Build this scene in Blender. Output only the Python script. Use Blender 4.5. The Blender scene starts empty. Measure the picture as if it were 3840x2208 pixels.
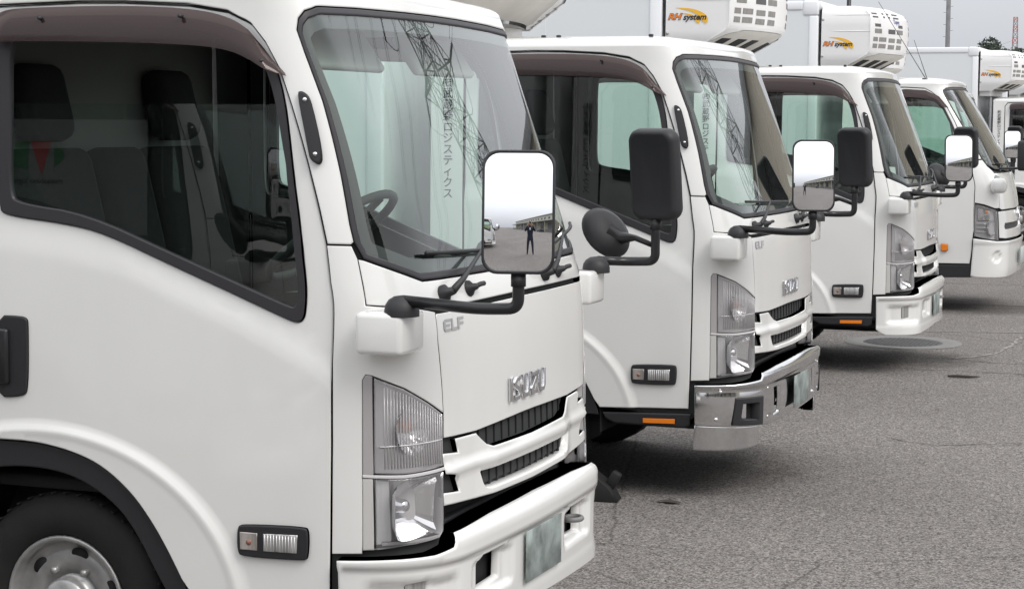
import bpy, bmesh, math, random
from mathutils import Vector, Matrix
from mathutils.geometry import delaunay_2d_cdt
R = math.radians
random.seed(7)
sc = bpy.context.scene
COL = sc.collection

# ------------------------------------------------------------------ camera
CAM_H = 1.84
YAW, TILT, ROLL = 0.36530, R(5.15), 0.006      # measured from the row's vanishing point
cam_d = bpy.data.cameras.new('camera')
cam_d.sensor_width = 36.0
cam_d.lens = 36.0*7200/3840
cam_d.clip_start = 0.05
cam_d.clip_end = 8000
cam = bpy.data.objects.new('camera', cam_d)
COL.objects.link(cam)
fw = Vector((-math.sin(YAW)*math.cos(TILT), math.cos(YAW)*math.cos(TILT), -math.sin(TILT)))
rt = Vector((math.cos(YAW), math.sin(YAW), 0))
up = rt.cross(fw)
rt, up = rt*math.cos(ROLL)+up*math.sin(ROLL), up*math.cos(ROLL)-rt*math.sin(ROLL)
cam.matrix_world = Matrix(((rt.x, up.x, -fw.x, 0), (rt.y, up.y, -fw.y, 0), (rt.z, up.z, -fw.z, CAM_H), (0, 0, 0, 1)))
sc.camera = cam

# ------------------------------------------------------------------ overcast sky and soft sun
SUN_EL, SUN_AZ = 46, -26                        # azimuth counted from +X towards +Y
w = bpy.data.worlds.new('World'); sc.world = w; w.use_nodes = True
nt = w.node_tree; nt.nodes.clear()
def nn(t, kind, **kw):
    n = t.nodes.new(kind)
    for k, v in kw.items(): setattr(n, k, v)
    return n
wo = nn(nt, 'ShaderNodeOutputWorld'); bg = nn(nt, 'ShaderNodeBackground')
sky = nn(nt, 'ShaderNodeTexSky', sky_type='NISHITA', sun_disc=False)
sky.sun_elevation = R(SUN_EL); sky.sun_rotation = R(90-SUN_AZ); sky.air_density = 1.5; sky.dust_density = 6.0; sky.ozone_density = 1.0
tc = nn(nt, 'ShaderNodeTexCoord'); sep = nn(nt, 'ShaderNodeSeparateXYZ')
nt.links.new(tc.outputs['Generated'], sep.inputs[0])
ramp = nn(nt, 'ShaderNodeValToRGB')              # cloud deck: brighter overhead than at the horizon
ramp.color_ramp.elements[0].position = 0.0; ramp.color_ramp.elements[0].color = (3.18, 3.30, 3.55, 1)
ramp.color_ramp.elements[1].position = 1.0; ramp.color_ramp.elements[1].color = (9.3, 9.4, 9.5, 1)
e = ramp.color_ramp.elements.new(0.25); e.color = (6.3, 6.42, 6.7, 1)
nt.links.new(sep.outputs['Z'], ramp.inputs[0])
cl = nn(nt, 'ShaderNodeTexNoise'); cl.inputs['Scale'].default_value = 2.2; cl.inputs['Detail'].default_value = 5
mp = nn(nt, 'ShaderNodeMapping'); mp.inputs['Scale'].default_value = (1, 1, 4)
nt.links.new(tc.outputs['Generated'], mp.inputs[0]); nt.links.new(mp.outputs[0], cl.inputs['Vector'])
clr = nn(nt, 'ShaderNodeMapRange'); clr.inputs['To Min'].default_value = 0.9; clr.inputs['To Max'].default_value = 1.1
nt.links.new(cl.outputs[0], clr.inputs[0])
mul = nn(nt, 'ShaderNodeMix', data_type='RGBA', blend_type='MULTIPLY'); mul.inputs[0].default_value = 1
nt.links.new(ramp.outputs[0], mul.inputs[6]); nt.links.new(clr.outputs[0], mul.inputs[7])
mx = nn(nt, 'ShaderNodeMix', data_type='RGBA'); mx.inputs[0].default_value = 0.93
nt.links.new(sky.outputs[0], mx.inputs[6]); nt.links.new(mul.outputs[2], mx.inputs[7])
nt.links.new(mx.outputs[2], bg.inputs[0]); bg.inputs[1].default_value = 0.138
nt.links.new(bg.outputs[0], wo.inputs[0])
sun_d = bpy.data.lights.new('sun', 'SUN'); sun_d.energy = 1.05; sun_d.angle = R(25); sun_d.color = (1, .97, .93)
sun = bpy.data.objects.new('sun', sun_d); COL.objects.link(sun)
sdir = Vector((math.cos(R(SUN_EL))*math.cos(R(SUN_AZ)), math.cos(R(SUN_EL))*math.sin(R(SUN_AZ)), math.sin(R(SUN_EL))))
sun.rotation_euler = (-sdir).to_track_quat('-Z', 'Y').to_euler(); sun.location = sdir*60
sc.view_settings.view_transform = 'Standard'; sc.view_settings.look = 'None'
sc.view_settings.exposure = 0.40; sc.view_settings.gamma = 1
sc.render.engine = 'CYCLES'
sc.cycles.use_denoising = True
sc.cycles.max_bounces = 14; sc.cycles.transparent_max_bounces = 24; sc.cycles.glossy_bounces = 6
sc.cycles.caustics_reflective = False; sc.cycles.caustics_refractive = False

# ------------------------------------------------------------------ materials
MATS = {}
def mat(name, col, rough=.5, metal=0., spec=.5, coat=0., var=0., vscale=3., bump=0., bscale=200., emit=None, streak=0.):
    if name in MATS: return MATS[name]
    m = bpy.data.materials.new(name); m.use_nodes = True; t = m.node_tree; b = t.nodes['Principled BSDF']
    b.inputs['Base Color'].default_value = (*col, 1); b.inputs['Roughness'].default_value = rough
    b.inputs['Metallic'].default_value = metal; b.inputs['Specular IOR Level'].default_value = spec
    b.inputs['Coat Weight'].default_value = coat; b.inputs['Coat Roughness'].default_value = .06
    c = nn(t, 'ShaderNodeTexCoord')
    if var:
        n = nn(t, 'ShaderNodeTexNoise'); n.inputs['Scale'].default_value = vscale; n.inputs['Detail'].default_value = 6
        if streak:
            mpp = nn(t, 'ShaderNodeMapping'); mpp.inputs['Scale'].default_value = (1, 1, streak)
            t.links.new(c.outputs['Object'], mpp.inputs[0]); t.links.new(mpp.outputs[0], n.inputs['Vector'])
        else: t.links.new(c.outputs['Object'], n.inputs['Vector'])
        r = nn(t, 'ShaderNodeMapRange'); r.inputs['From Min'].default_value = .3; r.inputs['From Max'].default_value = .75
        r.inputs['To Min'].default_value = 1; r.inputs['To Max'].default_value = 1-var
        t.links.new(n.outputs[0], r.inputs[0])
        x = nn(t, 'ShaderNodeMix', data_type='RGBA', blend_type='MULTIPLY'); x.inputs[0].default_value = 1
        x.inputs[6].default_value = (*col, 1); t.links.new(r.outputs[0], x.inputs[7]); t.links.new(x.outputs[2], b.inputs['Base Color'])
    if bump:
        n2 = nn(t, 'ShaderNodeTexNoise'); n2.inputs['Scale'].default_value = bscale; n2.inputs['Detail'].default_value = 3
        t.links.new(c.outputs['Object'], n2.inputs['Vector'])
        bp = nn(t, 'ShaderNodeBump'); bp.inputs['Strength'].default_value = bump; bp.inputs['Distance'].default_value = .002
        t.links.new(n2.outputs[0], bp.inputs['Height']); t.links.new(bp.outputs[0], b.inputs['Normal'])
    if emit:
        b.inputs['Emission Color'].default_value = (*emit, 1); b.inputs['Emission Strength'].default_value = 1
    MATS[name] = m
    return m
def glassmat(name, tint, f0=.045, rough=0.0, haze=0., hazecol=(.5, .5, .5), ribs=None, gloss=(1, 1, 1), power=4.0):
    """thin sheet: tinted see-through plus a Schlick mirror layer (same from both sides)"""
    if name in MATS: return MATS[name]
    m = bpy.data.materials.new(name); m.use_nodes = True; t = m.node_tree; t.nodes.clear()
    o = nn(t, 'ShaderNodeOutputMaterial'); tr = nn(t, 'ShaderNodeBsdfTransparent'); tr.inputs[0].default_value = (*tint, 1)
    gl = nn(t, 'ShaderNodeBsdfGlossy'); gl.inputs['Roughness'].default_value = rough; gl.inputs[0].default_value = (*gloss, 1)
    lw = nn(t, 'ShaderNodeLayerWeight'); lw.inputs[0].default_value = .5
    p = nn(t, 'ShaderNodeMath', operation='POWER'); p.inputs[1].default_value = power
    t.links.new(lw.outputs['Facing'], p.inputs[0])
    r = nn(t, 'ShaderNodeMapRange'); r.inputs['To Min'].default_value = f0; r.inputs['To Max'].default_value = 1
    t.links.new(p.outputs[0], r.inputs[0])
    ms = nn(t, 'ShaderNodeMixShader'); t.links.new(r.outputs[0], ms.inputs[0])
    base = tr
    if haze:
        d = nn(t, 'ShaderNodeBsdfDiffuse'); d.inputs[0].default_value = (*hazecol, 1)
        mh = nn(t, 'ShaderNodeMixShader'); mh.inputs[0].default_value = haze
        t.links.new(tr.outputs[0], mh.inputs[1]); t.links.new(d.outputs[0], mh.inputs[2]); base = mh
    t.links.new(base.outputs[0], ms.inputs[1]); t.links.new(gl.outputs[0], ms.inputs[2])
    if ribs:
        c = nn(t, 'ShaderNodeTexCoord'); wv = nn(t, 'ShaderNodeTexWave', wave_type='BANDS', bands_direction='Y')
        wv.inputs['Scale'].default_value = ribs
        t.links.new(c.outputs['Object'], wv.inputs['Vector'])
        bp = nn(t, 'ShaderNodeBump'); bp.inputs['Strength'].default_value = .6; bp.inputs['Distance'].default_value = .003
        t.links.new(wv.outputs['Fac'], bp.inputs['Height']); t.links.new(bp.outputs[0], gl.inputs['Normal'])
    t.links.new(ms.outputs[0], o.inputs[0]); MATS[name] = m
    return m
PAINT = mat('white_paint', (.81, .808, .792), .24, coat=1.0, var=.05, vscale=3.0, streak=.35)
PLAST = mat('black_plastic', (.020, .020, .023), .48, bump=.25, bscale=900)
ARM = mat('black_paint', (.016, .016, .018), .3)
RUB = mat('rubber_seal', (.030, .028, .033), .42)
DARK = mat('under_body_black', (.010, .010, .011), .8)
TYRE = mat('tyre_rubber', (.013, .0125, .0125), .75, bump=.3, bscale=160, var=.4, vscale=12)
STEEL = mat('silver_wheel_paint', (.50, .495, .49), .34, metal=.55, var=.42, vscale=16)
CHROME = mat('chrome', (.78, .78, .80), .07, metal=1)
CHROME_B = mat('chrome_bumper', (.80, .80, .81), .07, metal=1, var=.22, vscale=6)
LAMPREF = mat('lamp_reflector', (.86, .86, .88), .12, metal=1)
LAMPGREY = mat('lamp_housing', (.66, .645, .65), .35)
FROST = mat('frosted_lens_edge', (.40, .38, .385), .3)
AMBER = mat('amber_reflector', (.85, .22, .01), .35, coat=.4)
AMBERB = mat('amber_bulb', (.90, .26, .03), .25)
ROOFMAT = mat('headliner', (.42, .42, .40), .9)
DASH = mat('dash_plastic', (.20, .235, .225), .6)
DARKDASH = mat('dark_interior', (.035, .037, .037), .8)
SEAT = mat('seat_fabric', (.022, .023, .023), .95, var=.3, vscale=60)
PAPER = mat('paper', (.78, .80, .78), .8)
GREYTXT = mat('grey_lettering', (.40, .40, .41), .5)
BLKTXT = mat('black_lettering', (.02, .02, .025), .5)
BOXP = mat('box_panel', (.735, .76, .775), .42, var=.03, vscale=1.2, streak=.2)
BOXT = mat('box_trim', (.80, .815, .835), .38)
FRP = mat('fridge_housing', (.82, .815, .815), .38, var=.03, vscale=3)
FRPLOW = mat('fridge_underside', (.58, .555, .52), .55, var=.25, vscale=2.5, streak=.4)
VENT = mat('vent_dark', (.10, .10, .105), .6)
ORANGE = mat('orange_print', (.80, .24, .04), .5)
GOLD = mat('gold_print', (.86, .48, .03), .5)
LOGOBLUE = mat('blue_print', (.08, .10, .30), .5)
GREENP = mat('plate_green', (.40, .46, .44), .6, var=.80, vscale=11)
PLATEW = mat('plate_smear', (.46, .50, .49), .7)
MIRRORG = mat('mirror_glass', (.93, .94, .96), .0, metal=1)
WSG = glassmat('windscreen_glass', (.85, .945, .91), .06, power=3.4)
SDG = glassmat('side_glass', (.76, .89, .83), .06)
LENS = glassmat('clear_lens', (.94, .94, .95), .06, haze=.10, hazecol=(.9, .9, .9))
RIBLENS = glassmat('ribbed_lens', (.84, .83, .84), .06, haze=.36, hazecol=(.80, .78, .80))
VISOR = glassmat('smoked_visor', (.19, .15, .155), .04, rough=.12, haze=.45, hazecol=(.050, .034, .035), gloss=(.92, .80, .78), power=4.6)
# ------------------------------------------------------------------ mesh helpers
def link(o, parent=None):
    COL.objects.link(o)
    if parent: o.parent = parent
    return o
def obj(name, vf, m, parent=None, smooth=True, auto=None):
    vs, fs = vf[0], vf[1]
    me = bpy.data.meshes.new(name); me.from_pydata([tuple(v) for v in vs], [], fs)
    if m: me.materials.append(m)
    if smooth: me.shade_smooth()
    if auto: me.set_sharp_from_angle(angle=R(auto))
    if len(vf) > 2 and smooth: me.normals_split_custom_set_from_vertices([tuple(n) for n in vf[2]])
    me.update()
    return link(bpy.data.objects.new(name, me), parent)
def empty(name, loc=(0, 0, 0), rz=0, parent=None):
    o = bpy.data.objects.new(name, None); o.location = loc; o.rotation_euler = (0, 0, rz); o.empty_display_size = .3
    return link(o, parent)
def tag(o, label=None, cat=None, group=None, kind=None):
    if label: o['label'] = label
    if cat: o['category'] = cat
    if group: o['group'] = group
    if kind: o['kind'] = kind
    return o
def join(*parts):
    V, F = [], []
    for v, f in parts:
        n = len(V); V += list(v); F += [tuple(i+n for i in q) for q in f]
    return V, F
def xf(vf, M): return [M @ Vector(v) for v in vf[0]], vf[1]
def mirrory(vf):
    r = [(v[0], -v[1], v[2]) for v in vf[0]], [tuple(reversed(f)) for f in vf[1]]
    return r if len(vf) < 3 else r+([(n[0], -n[1], n[2]) for n in vf[2]],)
def rbox(c, s, r=.01, seg=2, M=None):
    bm = bmesh.new(); bmesh.ops.create_cube(bm, size=1)
    for v in bm.verts: v.co = Vector((v.co.x*s[0], v.co.y*s[1], v.co.z*s[2]))
    if r: bmesh.ops.bevel(bm, geom=bm.edges[:], offset=min(r, min(s)*.49), segments=seg, profile=.5, affect='EDGES')
    vs = [v.co.copy() for v in bm.verts]; fs = [tuple(v.index for v in f.verts) for f in bm.faces]; bm.free()
    if M: vs = [M @ v for v in vs]
    return [v+Vector(c) for v in vs], fs
def bx(x0, x1, y0, y1, z0, z1, r=0.):
    return rbox(((x0+x1)/2, (y0+y1)/2, (z0+z1)/2), (x1-x0, y1-y0, z1-z0), r)
def tube(pts, rad, n=10, caps=True):
    pts = [Vector(p) for p in pts]; V, F = [], []
    rads = rad if isinstance(rad, (list, tuple)) else [rad]*len(pts)
    u = None
    for i, p in enumerate(pts):
        d = (pts[min(i+1, len(pts)-1)]-pts[max(i-1, 0)]).normalized()
        if u is None: u = d.orthogonal().normalized()
        u = (u-d*u.dot(d)).normalized(); v = d.cross(u)
        for k in range(n):
            a = 2*math.pi*k/n; V.append(p+(u*math.cos(a)+v*math.sin(a))*rads[i])
    for i in range(len(pts)-1):
        for k in range(n):
            a, b = i*n+k, i*n+(k+1) % n; F.append((a, b, b+n, a+n))
    if caps:
        F.append(tuple(reversed(range(n)))); F.append(tuple(range((len(pts)-1)*n, len(pts)*n)))
    return V, F
def bez(pts, n=6):
    """round the corners of a polyline"""
    P = [Vector(p) for p in pts]; out = [P[0]]
    for i in range(1, len(P)-1):
        a, b, c = P[i-1], P[i], P[i+1]; r = min((b-a).length, (c-b).length)*.45
        p, q = b+(a-b).normalized()*r, b+(c-b).normalized()*r
        for k in range(n+1):
            t = k/n; out.append(p*(1-t)**2+b*2*t*(1-t)+q*t*t)
    return out+[P[-1]]
def lathe(prof, n=32, M=None):
    V, F = [], []
    for r, h in prof:
        for k in range(n):
            a = 2*math.pi*k/n; V.append(Vector((r*math.cos(a), r*math.sin(a), h)))
    for i in range(len(prof)-1):
        for k in range(n):
            a, b = i*n+k, i*n+(k+1) % n; F.append((a, b, b+n, a+n))
    if M: V = [M @ v for v in V]
    return V, F
def frame(o, x, y):
    """matrix placing local xy plane at o with given axes, z = x cross y"""
    x = Vector(x).normalized(); y = Vector(y); y = (y-x*y.dot(x)).normalized(); z = x.cross(y)
    return Matrix(((x.x, y.x, z.x, o[0]), (x.y, y.y, z.y, o[1]), (x.z, y.z, z.z, o[2]), (0, 0, 0, 1)))
def prism(poly, d, M=None, bev=0):
    """2D polygon extruded from z=0 to z=d (concave ok)"""
    bm = bmesh.new(); vs = [bm.verts.new((p[0], p[1], 0)) for p in poly]
    f = bm.faces.new(vs); f.normal_update()
    if f.normal.z > 0: f.normal_flip()
    r = bmesh.ops.extrude_face_region(bm, geom=[f])
    tv = [g for g in r['geom'] if isinstance(g, bmesh.types.BMVert)]
    for v in tv: v.co.z = d
    if bev:
        ed = [e for e in bm.edges if all(v in tv for v in e.verts)]
        bmesh.ops.bevel(bm, geom=ed, offset=bev, segments=2, profile=.5, affect='EDGES')
    bmesh.ops.triangulate(bm, faces=[f for f in bm.faces if len(f.verts) > 4])
    bm.verts.index_update()
    V = [v.co.copy() for v in bm.verts]; F = [tuple(v.index for v in f.verts) for f in bm.faces]; bm.free()
    if M: V = [M @ v for v in V]
    return V, F
def rrect(w_, h_, r, n=5, cx=0, cy=0):
    out = []
    for sx_, sy_, a0 in ((1, 1, 0), (-1, 1, 90), (-1, -1, 180), (1, -1, 270)):
        for k in range(n+1):
            a = R(a0+90*k/n); out.append((cx+sx_*(w_/2-r)+r*math.cos(a), cy+sy_*(h_/2-r)+r*math.sin(a)))
    return out
def text_mesh(body, size, shear=0., extrude=0., offset=0., vertical=False, bold=0.):
    c = bpy.data.curves.new('lettering', 'FONT'); c.size = size; c.shear = shear; c.extrude = extrude; c.offset = offset+bold
    c.align_x = 'CENTER' if vertical else 'LEFT'
    c.resolution_u = 3
    if vertical: c.space_line = .99; c.body = '\n'.join(body)
    else: c.body = body
    o = bpy.data.objects.new('lettering', c); COL.objects.link(o)
    dg = bpy.context.evaluated_depsgraph_get(); me = bpy.data.meshes.new_from_object(o.evaluated_get(dg))
    V = [v.co.copy() for v in me.vertices]; F = [tuple(p.vertices) for p in me.polygons]
    bpy.data.objects.remove(o); bpy.data.meshes.remove(me); bpy.data.curves.remove(c)
    return V, F
# ------------------------------------------------------------------ lofted skins (cab, refrigeration unit)
def itp(keys, z):
    if z <= keys[0][0]: return keys[0][1]
    if z >= keys[-1][0]: return keys[-1][1]
    n = len(keys)
    for i in range(n-1):
        if z <= keys[i+1][0]: break
    def sl(j):
        if j == 0 or j == n-1:
            a, b = keys[max(j-1, 0)], keys[min(j+1, n-1)]; return (b[1]-a[1])/(b[0]-a[0])
        da = (keys[j][1]-keys[j-1][1])/(keys[j][0]-keys[j-1][0]); db = (keys[j+1][1]-keys[j][1])/(keys[j+1][0]-keys[j][0])
        return 0 if da*db <= 0 else 2*da*db/(da+db)
    (x0, y0), (x1, y1) = keys[i], keys[i+1]; m0, m1 = sl(i), sl(i+1); h = x1-x0; t = (z-x0)/h
    return (2*t**3-3*t*t+1)*y0+(t**3-2*t*t+t)*h*m0+(-2*t**3+3*t*t)*y1+(t**3-t*t)*h*m1
class Skin:
    def __init__(self, XF, KB, HA, BX, BY, XR, TAU, zref=1.0):
        self.t = (XF, KB, HA, BX, BY); self.XR = XR; self.TAU = math.tan(R(TAU)); self.cache = {}; self.nc = {}
        # arc length table so that panels are laid out in metres
        self.tab = [(0., 0.)]; p = self.raw(0, zref); N = 300
        for i in range(1, N+1):
            s = 3.2*i/N; q = self.raw(s, zref); self.tab.append((s, self.tab[-1][1]+math.dist(p, q))); p = q
    def row(self, z):
        k = round(z, 5)
        if k not in self.cache: self.cache[k] = [itp(q, z) for q in self.t]
        return self.cache[k]
    def raw(self, s, z):
        sg = -1 if s >= 0 else 1; s = abs(s)
        xf_, k, h, bx_, by = self.row(z); T = self.TAU; ax = xf_-k*h*h
        if s <= 1:
            y = s*h; return (xf_-k*y*y, sg*y, z)
        c = 2*k*h; qx = (ax-c*(by+T*bx_-h))/(1-c*T); qy = by-T*(qx-bx_)
        if s <= 2:
            t = s-1; u = 1-t
            return (u*u*ax+2*u*t*qx+t*t*bx_, sg*(u*u*h+2*u*t*qy+t*t*by), z)
        x = bx_+(self.XR-bx_)*(s-2); return (x, sg*(by-T*(x-bx_)), z)
    def a(self, s):
        sg = 1 if s >= 0 else -1; s = abs(s); N = len(self.tab)-1; f = min(s/3.2*N, N-1e-6); i = int(f)
        return sg*(self.tab[i][1]+(self.tab[i+1][1]-self.tab[i][1])*(f-i))
    def s(self, a):
        sg = 1 if a >= 0 else -1; a = abs(a); lo, hi = 0, len(self.tab)-1
        while hi-lo > 1:
            m = (lo+hi)//2
            if self.tab[m][1] <= a: lo = m
            else: hi = m
        d = self.tab[hi][1]-self.tab[lo][1]
        return sg*(self.tab[lo][0]+(self.tab[hi][0]-self.tab[lo][0])*((a-self.tab[lo][1])/d if d else 0))
    def sx(self, x, z):
        bx_ = self.row(z)[3]; return 2+(x-bx_)/(self.XR-bx_)
    def P(self, a, z): return Vector(self.raw(self.s(a), z))
    def N(self, a, z):
        k = (round(a, 5), round(z, 5)); n = self.nc.get(k)
        if n is None:
            e = .004; d1 = self.P(a+e, z)-self.P(a-e, z); d2 = self.P(a, z+e)-self.P(a, z-e)
            n = d1.cross(d2).normalized(); n = n if n.x*.6+n.y*(-1 if a > 0 else 1)*.5+.05 > 0 else -n
            self.nc[k] = n
        return n.copy()
    def at(self, s, z, off=0):
        a = self.a(s); return self.P(a, z)+self.N(a, z)*off
def chaikin(p, n=1):
    for _ in range(n):
        q = []
        for i in range(len(p)):
            a, b = p[i], p[(i+1) % len(p)]
            q += [(a[0]*.75+b[0]*.25, a[1]*.75+b[1]*.25), (a[0]*.25+b[0]*.75, a[1]*.25+b[1]*.75)]
        p = q
    return p
def resample(p, d):
    out = []
    for i in range(len(p)):
        a, b = p[i], p[(i+1) % len(p)]; L = math.dist(a, b); n = max(1, math.ceil(L/d))
        out += [(a[0]+(b[0]-a[0])*k/n, a[1]+(b[1]-a[1])*k/n) for k in range(n)]
    q = []
    for v in out:
        if not q or math.dist(v, q[-1]) > 1e-5: q.append(v)
    if math.dist(q[0], q[-1]) < 1e-5: q.pop()
    return q
def area(p): return sum(p[i][0]*p[(i+1) % len(p)][1]-p[(i+1) % len(p)][0]*p[i][1] for i in range(len(p)))/2
def inset(p, d):
    """move a ccw polygon inwards by d"""
    n = len(p); out = []
    for i in range(n):
        a, b, c = p[i-1], p[i], p[(i+1) % n]
        e1 = (b[0]-a[0], b[1]-a[1]); e2 = (c[0]-b[0], c[1]-b[1])
        l1, l2 = math.hypot(*e1) or 1, math.hypot(*e2) or 1
        n1 = (-e1[1]/l1, e1[0]/l1); n2 = (-e2[1]/l2, e2[0]/l2); m = (n1[0]+n2[0], n1[1]+n2[1]); k = m[0]**2+m[1]**2
        f = 2/k if k > .5 else 2/.5
        out.append((b[0]+m[0]*d*f, b[1]+m[1]*d*f))
    return out
def inpoly(p, q):
    x, y = p; r = False; j = len(q)-1
    for i in range(len(q)):
        if (q[i][1] > y) != (q[j][1] > y) and x < (q[j][0]-q[i][0])*(y-q[i][1])/(q[j][1]-q[i][1])+q[i][0]: r = not r
        j = i
    return r
def panel(skin, outline, holes=(), off=0., thick=.012, edge=.004, grid=.05, disp=None, rnd=0, mirror=False, gap=0., dens=.03, hthick=None, extra=(), rr=0):
    """sheet of bodywork: outline and holes in (s, z) on a skin, edges rolled in; returns verts, faces"""
    def prep(pl, r):
        q = [(skin.a(s), z) for s, z in pl]
        if rr: q = chaikin(q, rr)
        if r: q = chaikin(resample(q, .014), r)
        q = resample(q, dens)
        return q if area(q) > 0 else q[::-1]
    loops = [prep(outline, rnd)]
    if gap: loops[0] = inset(loops[0], gap)
    for h in holes:
        hh = prep(h, 1); loops.append(inset(hh, -gap) if gap else hh)
    pts, edges, ring = [], [], []
    for li, L in enumerate(loops):
        n0 = len(pts); pts += L; n = len(L); edges += [(n0+i, n0+(i+1) % n) for i in range(n)]
        if edge:
            I = inset(L, edge if li == 0 else -edge); n1 = len(pts); pts += I
            edges += [(n1+i, n1+(i+1) % n) for i in range(n)]
        ring.append((n0, n))
    xs = [p[0] for p in loops[0]]; zs = [p[1] for p in loops[0]]
    inner = inset(loops[0], edge+grid*.35); hin = [inset(h, -(edge+grid*.35)) for h in loops[1:]]
    ex = [q for q in extra if inpoly(q, inner) and not any(inpoly(q, h) for h in hin)]
    pts += ex
    cell = {(int(q[0]/grid), int(q[1]/grid)) for q in ex}
    x = math.floor(min(xs)/grid)*grid
    while x < max(xs):
        z = math.floor(min(zs)/grid)*grid
        while z < max(zs):
            if (int(x/grid), int(z/grid)) not in cell and inpoly((x, z), inner) and not any(inpoly((x, z), h) for h in hin): pts.append((x, z))
            z += grid
        x += grid
    r = delaunay_2d_cdt([Vector(p) for p in pts], edges, [], 0, 1e-6)
    V2, F2, orig = r[0], r[2], r[3]
    omap = {}
    for i, o in enumerate(orig):
        for k in o: omap[k] = i
    bset = set()
    for n0, n in ring:
        for i in range(n): bset.add(omap.get(n0+i))
    V, NR = [], []
    for i, v in enumerate(V2):
        d = off+(disp(v.x, v.y) if disp else 0)-(edge*.9 if i in bset and edge else 0)
        nv = skin.N(v.x, v.y); V.append(skin.P(v.x, v.y)+nv*d)
        if disp:
            h = .002; ta = (skin.P(v.x+h, v.y)-skin.P(v.x-h, v.y)).normalized(); tz = nv.cross(ta)
            if tz.z < 0: tz = -tz
            nv = (nv-ta*((disp(v.x+h, v.y)-disp(v.x-h, v.y))/(2*h))-tz*((disp(v.x, v.y+h)-disp(v.x, v.y-h))/(2*h))).normalized()
        NR.append(nv)
    outd = {}
    for li, (n0, n) in enumerate(ring):
        L = loops[li]
        for i in range(n):
            a_, b_ = L[i-1], L[(i+1) % n]; e_ = (b_[0]-a_[0], b_[1]-a_[1]); q = (e_[1], -e_[0]) if li == 0 else (-e_[1], e_[0])
            l_ = math.hypot(*q) or 1; q = (q[0]/l_, q[1]/l_); k = omap.get(n0+i); w2 = V2[k]; h = .003
            o_ = (skin.P(w2.x+q[0]*h, w2.y+q[1]*h)-skin.P(w2.x-q[0]*h, w2.y-q[1]*h)).normalized(); outd[k] = o_
            if edge: NR[k] = (NR[k]*.65+o_*.75).normalized()
    F = []
    for f in F2:
        c = (sum(V2[i].x for i in f)/3, sum(V2[i].y for i in f)/3)
        if inpoly(c, loops[0]) and not any(inpoly(c, h) for h in loops[1:]): F.append(tuple(f))
    # make faces look outwards
    for k, f in enumerate(F):
        a, b, c = (V[i] for i in f); m = (V2[f[0]]+V2[f[1]]+V2[f[2]])/3
        if (b-a).cross(c-a).dot(skin.N(m.x, m.y)) < 0: F[k] = tuple(reversed(f))
    if thick:
        for li, (n0, n) in enumerate(ring):
            ids = [omap.get(n0+i) for i in range(n)]
            base = len(V)
            for i in ids:
                v = V2[i]; V.append(V[i]-skin.N(v.x, v.y)*(thick if li == 0 or hthick is None else hthick)); NR.append(outd[i])
            for i in range(n):
                j = (i+1) % n
                q = (ids[i], base+i, base+j, ids[j])
                F.append(q if li == 0 else q)
        # orient rim faces away from the sheet is not needed for closed looks; keep both sides rendered
    vf = (V, F, NR)
    return mirrory(vf) if mirror else vf
def sym(half):
    """right half outline from the centre line round to the centre line -> full symmetric outline"""
    return list(half)+[(-s, z) for s, z in reversed(half) if s > 1e-6]
def ss(a, b, x):
    t = min(1, max(0, (x-a)/(b-a))); return t*t*(3-2*t)
# ------------------------------------------------------------------ the light truck with the tall curved lamps
ELF = Skin(
    [(.2, .06), (.45, .065), (.62, .065), (.90, .055), (1.15, .05), (1.29, .04), (1.40, .01), (1.60, -.06), (1.80, -.133), (2.00, -.212), (2.14, -.268), (2.3, -.335)],
    [(.2, .06), (1.2, .06), (1.45, .08), (2.14, .08)],
    [(.2, .58), (1.3, .58), (1.6, .61), (2.14, .73)],
    [(.2, -.29), (1.3, -.29), (1.5, -.33), (1.8, -.40), (2.0, -.46), (2.14, -.51)],
    [(.2, .835), (.8, .848), (1.15, .85), (1.4, .850), (2.14, .842)], -1.60, 1.6)
DOORX = -1.42
SEAM = [(2.362, 2.182), (2.169, 2.171), (2.051, 2.150), (1.969, 2.113), (1.898, 2.061), (1.847, 1.986), (1.837, 1.882), (1.830, 1.722), (1.829, 1.584), (1.836, 1.485), (1.872, 1.377), (1.895, 1.145), (1.898, .911), (1.911, .591)]
WSR = [(1.088, 2.164), (1.326, 2.150), (1.453, 2.127), (1.525, 2.095), (1.533, 2.032), (1.528, 1.894), (1.583, 1.688), (1.630, 1.544), (1.636, 1.493), (1.605, 1.447), (1.180, 1.381)]
WSTOP = [(0, 2.176), (.276, 2.175), (.73, 2.171)]
WINOUT = [(1.868, 1.963), (1.965, 1.721), (2.0, 1.537), (2.024, 1.305), (2.027, 1.276), (2.037, 1.261), (2.07, 1.273), (2.319, 1.403), (2.505, 1.503), (2.61, 1.53), (2.775, 1.55), (2.792, 1.57), (2.785, 1.8), (2.765, 2.08), (2.745, 2.125), (2.69, 2.135), (2.3, 2.135), (2.12, 2.12), (2.02, 2.08), (1.93, 2.03)]
WININ = [(1.944, 1.974), (1.996, 1.744), (2.013, 1.536), (2.035, 1.328), (2.041, 1.304), (2.056, 1.297), (2.324, 1.438), (2.554, 1.556), (2.740, 1.581), (2.763, 1.611), (2.752, 1.8), (2.733, 2.073), (2.70, 2.105), (2.3, 2.11), (2.13, 2.095), (2.03, 2.05)]
WINOUT = chaikin(WINOUT, 2); WININ = chaikin(WININ, 2)
LAMP = [(1.721, 1.101), (1.701, 1.115), (1.664, 1.113), (1.445, 1.075), (1.25, 1.028), (1.101, .988), (1.110, .805), (1.129, .645), (1.171, .624), (1.472, .614), (1.647, .605), (1.739, .605)]
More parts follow.
